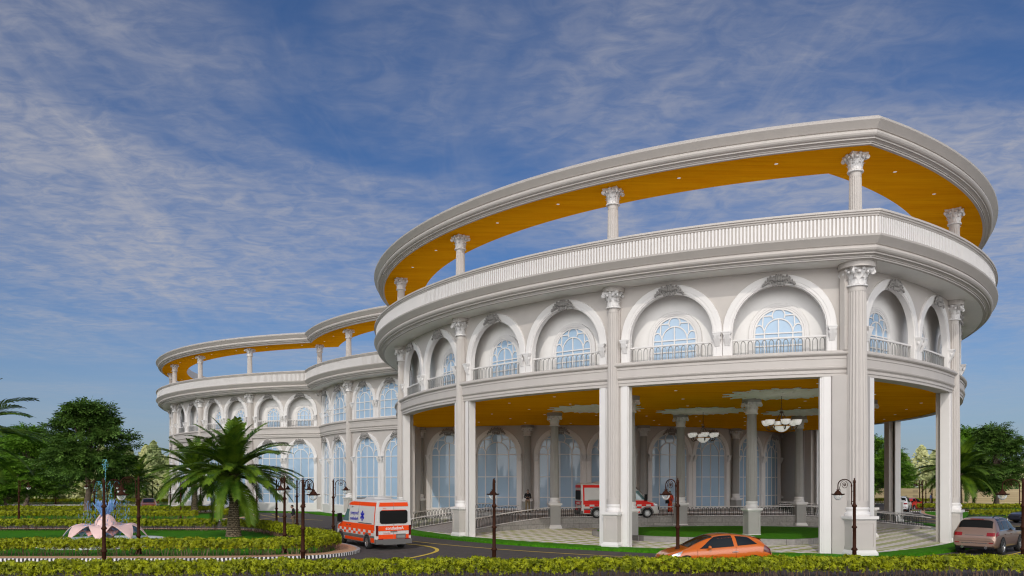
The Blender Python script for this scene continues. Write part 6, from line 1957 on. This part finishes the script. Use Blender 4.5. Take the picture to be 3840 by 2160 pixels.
tex = wm_('ADD', .40, wm_('ADD', wm_('MULTIPLY', ripple, .42), wm_('MULTIPLY', fine, .18)))
m2 = wm_('ADD', wm_('MULTIPLY', wm_('MULTIPLY', veil, tex), .72), wm_('MULTIPLY', streak, .24))
hz = ramp(sx_.outputs[2], .03, .26)
# unseen bright cloud added behind the camera to fill porch and facade shade
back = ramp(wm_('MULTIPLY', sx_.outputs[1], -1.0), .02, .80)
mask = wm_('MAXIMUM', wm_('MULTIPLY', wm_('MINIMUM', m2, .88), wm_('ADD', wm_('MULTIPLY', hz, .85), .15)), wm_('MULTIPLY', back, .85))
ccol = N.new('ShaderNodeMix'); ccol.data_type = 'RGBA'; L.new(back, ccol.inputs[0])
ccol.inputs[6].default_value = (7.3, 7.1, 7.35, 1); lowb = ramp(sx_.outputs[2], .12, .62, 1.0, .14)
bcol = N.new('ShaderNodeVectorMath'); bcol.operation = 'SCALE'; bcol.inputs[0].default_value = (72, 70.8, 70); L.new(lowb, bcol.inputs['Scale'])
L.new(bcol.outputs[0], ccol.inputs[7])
mix = N.new('ShaderNodeMix'); mix.data_type = 'RGBA'
sc_ = N.new('ShaderNodeVectorMath'); sc_.operation = 'MULTIPLY'; L.new(sky.outputs[0], sc_.inputs[0]); sc_.inputs[1].default_value = (.62, .92, 1.31)
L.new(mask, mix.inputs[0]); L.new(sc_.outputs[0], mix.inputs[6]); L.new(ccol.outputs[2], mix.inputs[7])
hzm = N.new('ShaderNodeMix'); hzm.data_type = 'RGBA'; L.new(ramp(sx_.outputs[2], .0, .24, .50, .0), hzm.inputs[0])
L.new(mix.outputs[2], hzm.inputs[6]); hzm.inputs[7].default_value = (5.8, 6.4, 7.2, 1)
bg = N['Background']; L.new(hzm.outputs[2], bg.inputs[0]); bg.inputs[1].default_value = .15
sd = bpy.data.lights.new('Sun', 'SUN'); sd.energy = 2.9; sd.angle = R(.5); sd.color = (1, .94, .865)
so = bpy.data.objects.new('Sun', sd); COL.objects.link(so); so.location = (0, -20, 60)
d = Vector((.26*math.cos(R(EL)), .9656*math.cos(R(EL)), -math.sin(R(EL))))
so.rotation_euler = d.to_track_quat('-Z', 'Y').to_euler()
cd = bpy.data.cameras.new('Camera'); cd.lens = 28; cd.sensor_width = 36; cd.shift_y = (1803-1080)/3840; cd.clip_end = 3000; cd.clip_start = .1
co = bpy.data.objects.new('Camera', cd); COL.objects.link(co); co.location = (0, 0, 3.5); co.rotation_euler = (PI/2, 0, 0)
SC.camera = co
vs = SC.view_settings; vs.view_transform = 'Standard'; vs.look = 'None'; vs.exposure = -1.2; vs.gamma = 1; vs.use_curve_mapping = False
SC.render.engine = 'CYCLES'
cy_ = SC.cycles; cy_.use_denoising = True; cy_.denoising_prefilter = 'ACCURATE'; cy_.pixel_filter_type = 'BLACKMAN_HARRIS'; cy_.filter_width = 1.2; cy_.max_bounces = 9; cy_.diffuse_bounces = 6; cy_.glossy_bounces = 3; cy_.transmission_bounces = 4; cy_.transparent_max_bounces = 12
cy_.caustics_reflective = False; cy_.caustics_refractive = False
cy_.use_adaptive_sampling = True; cy_.adaptive_threshold = .008
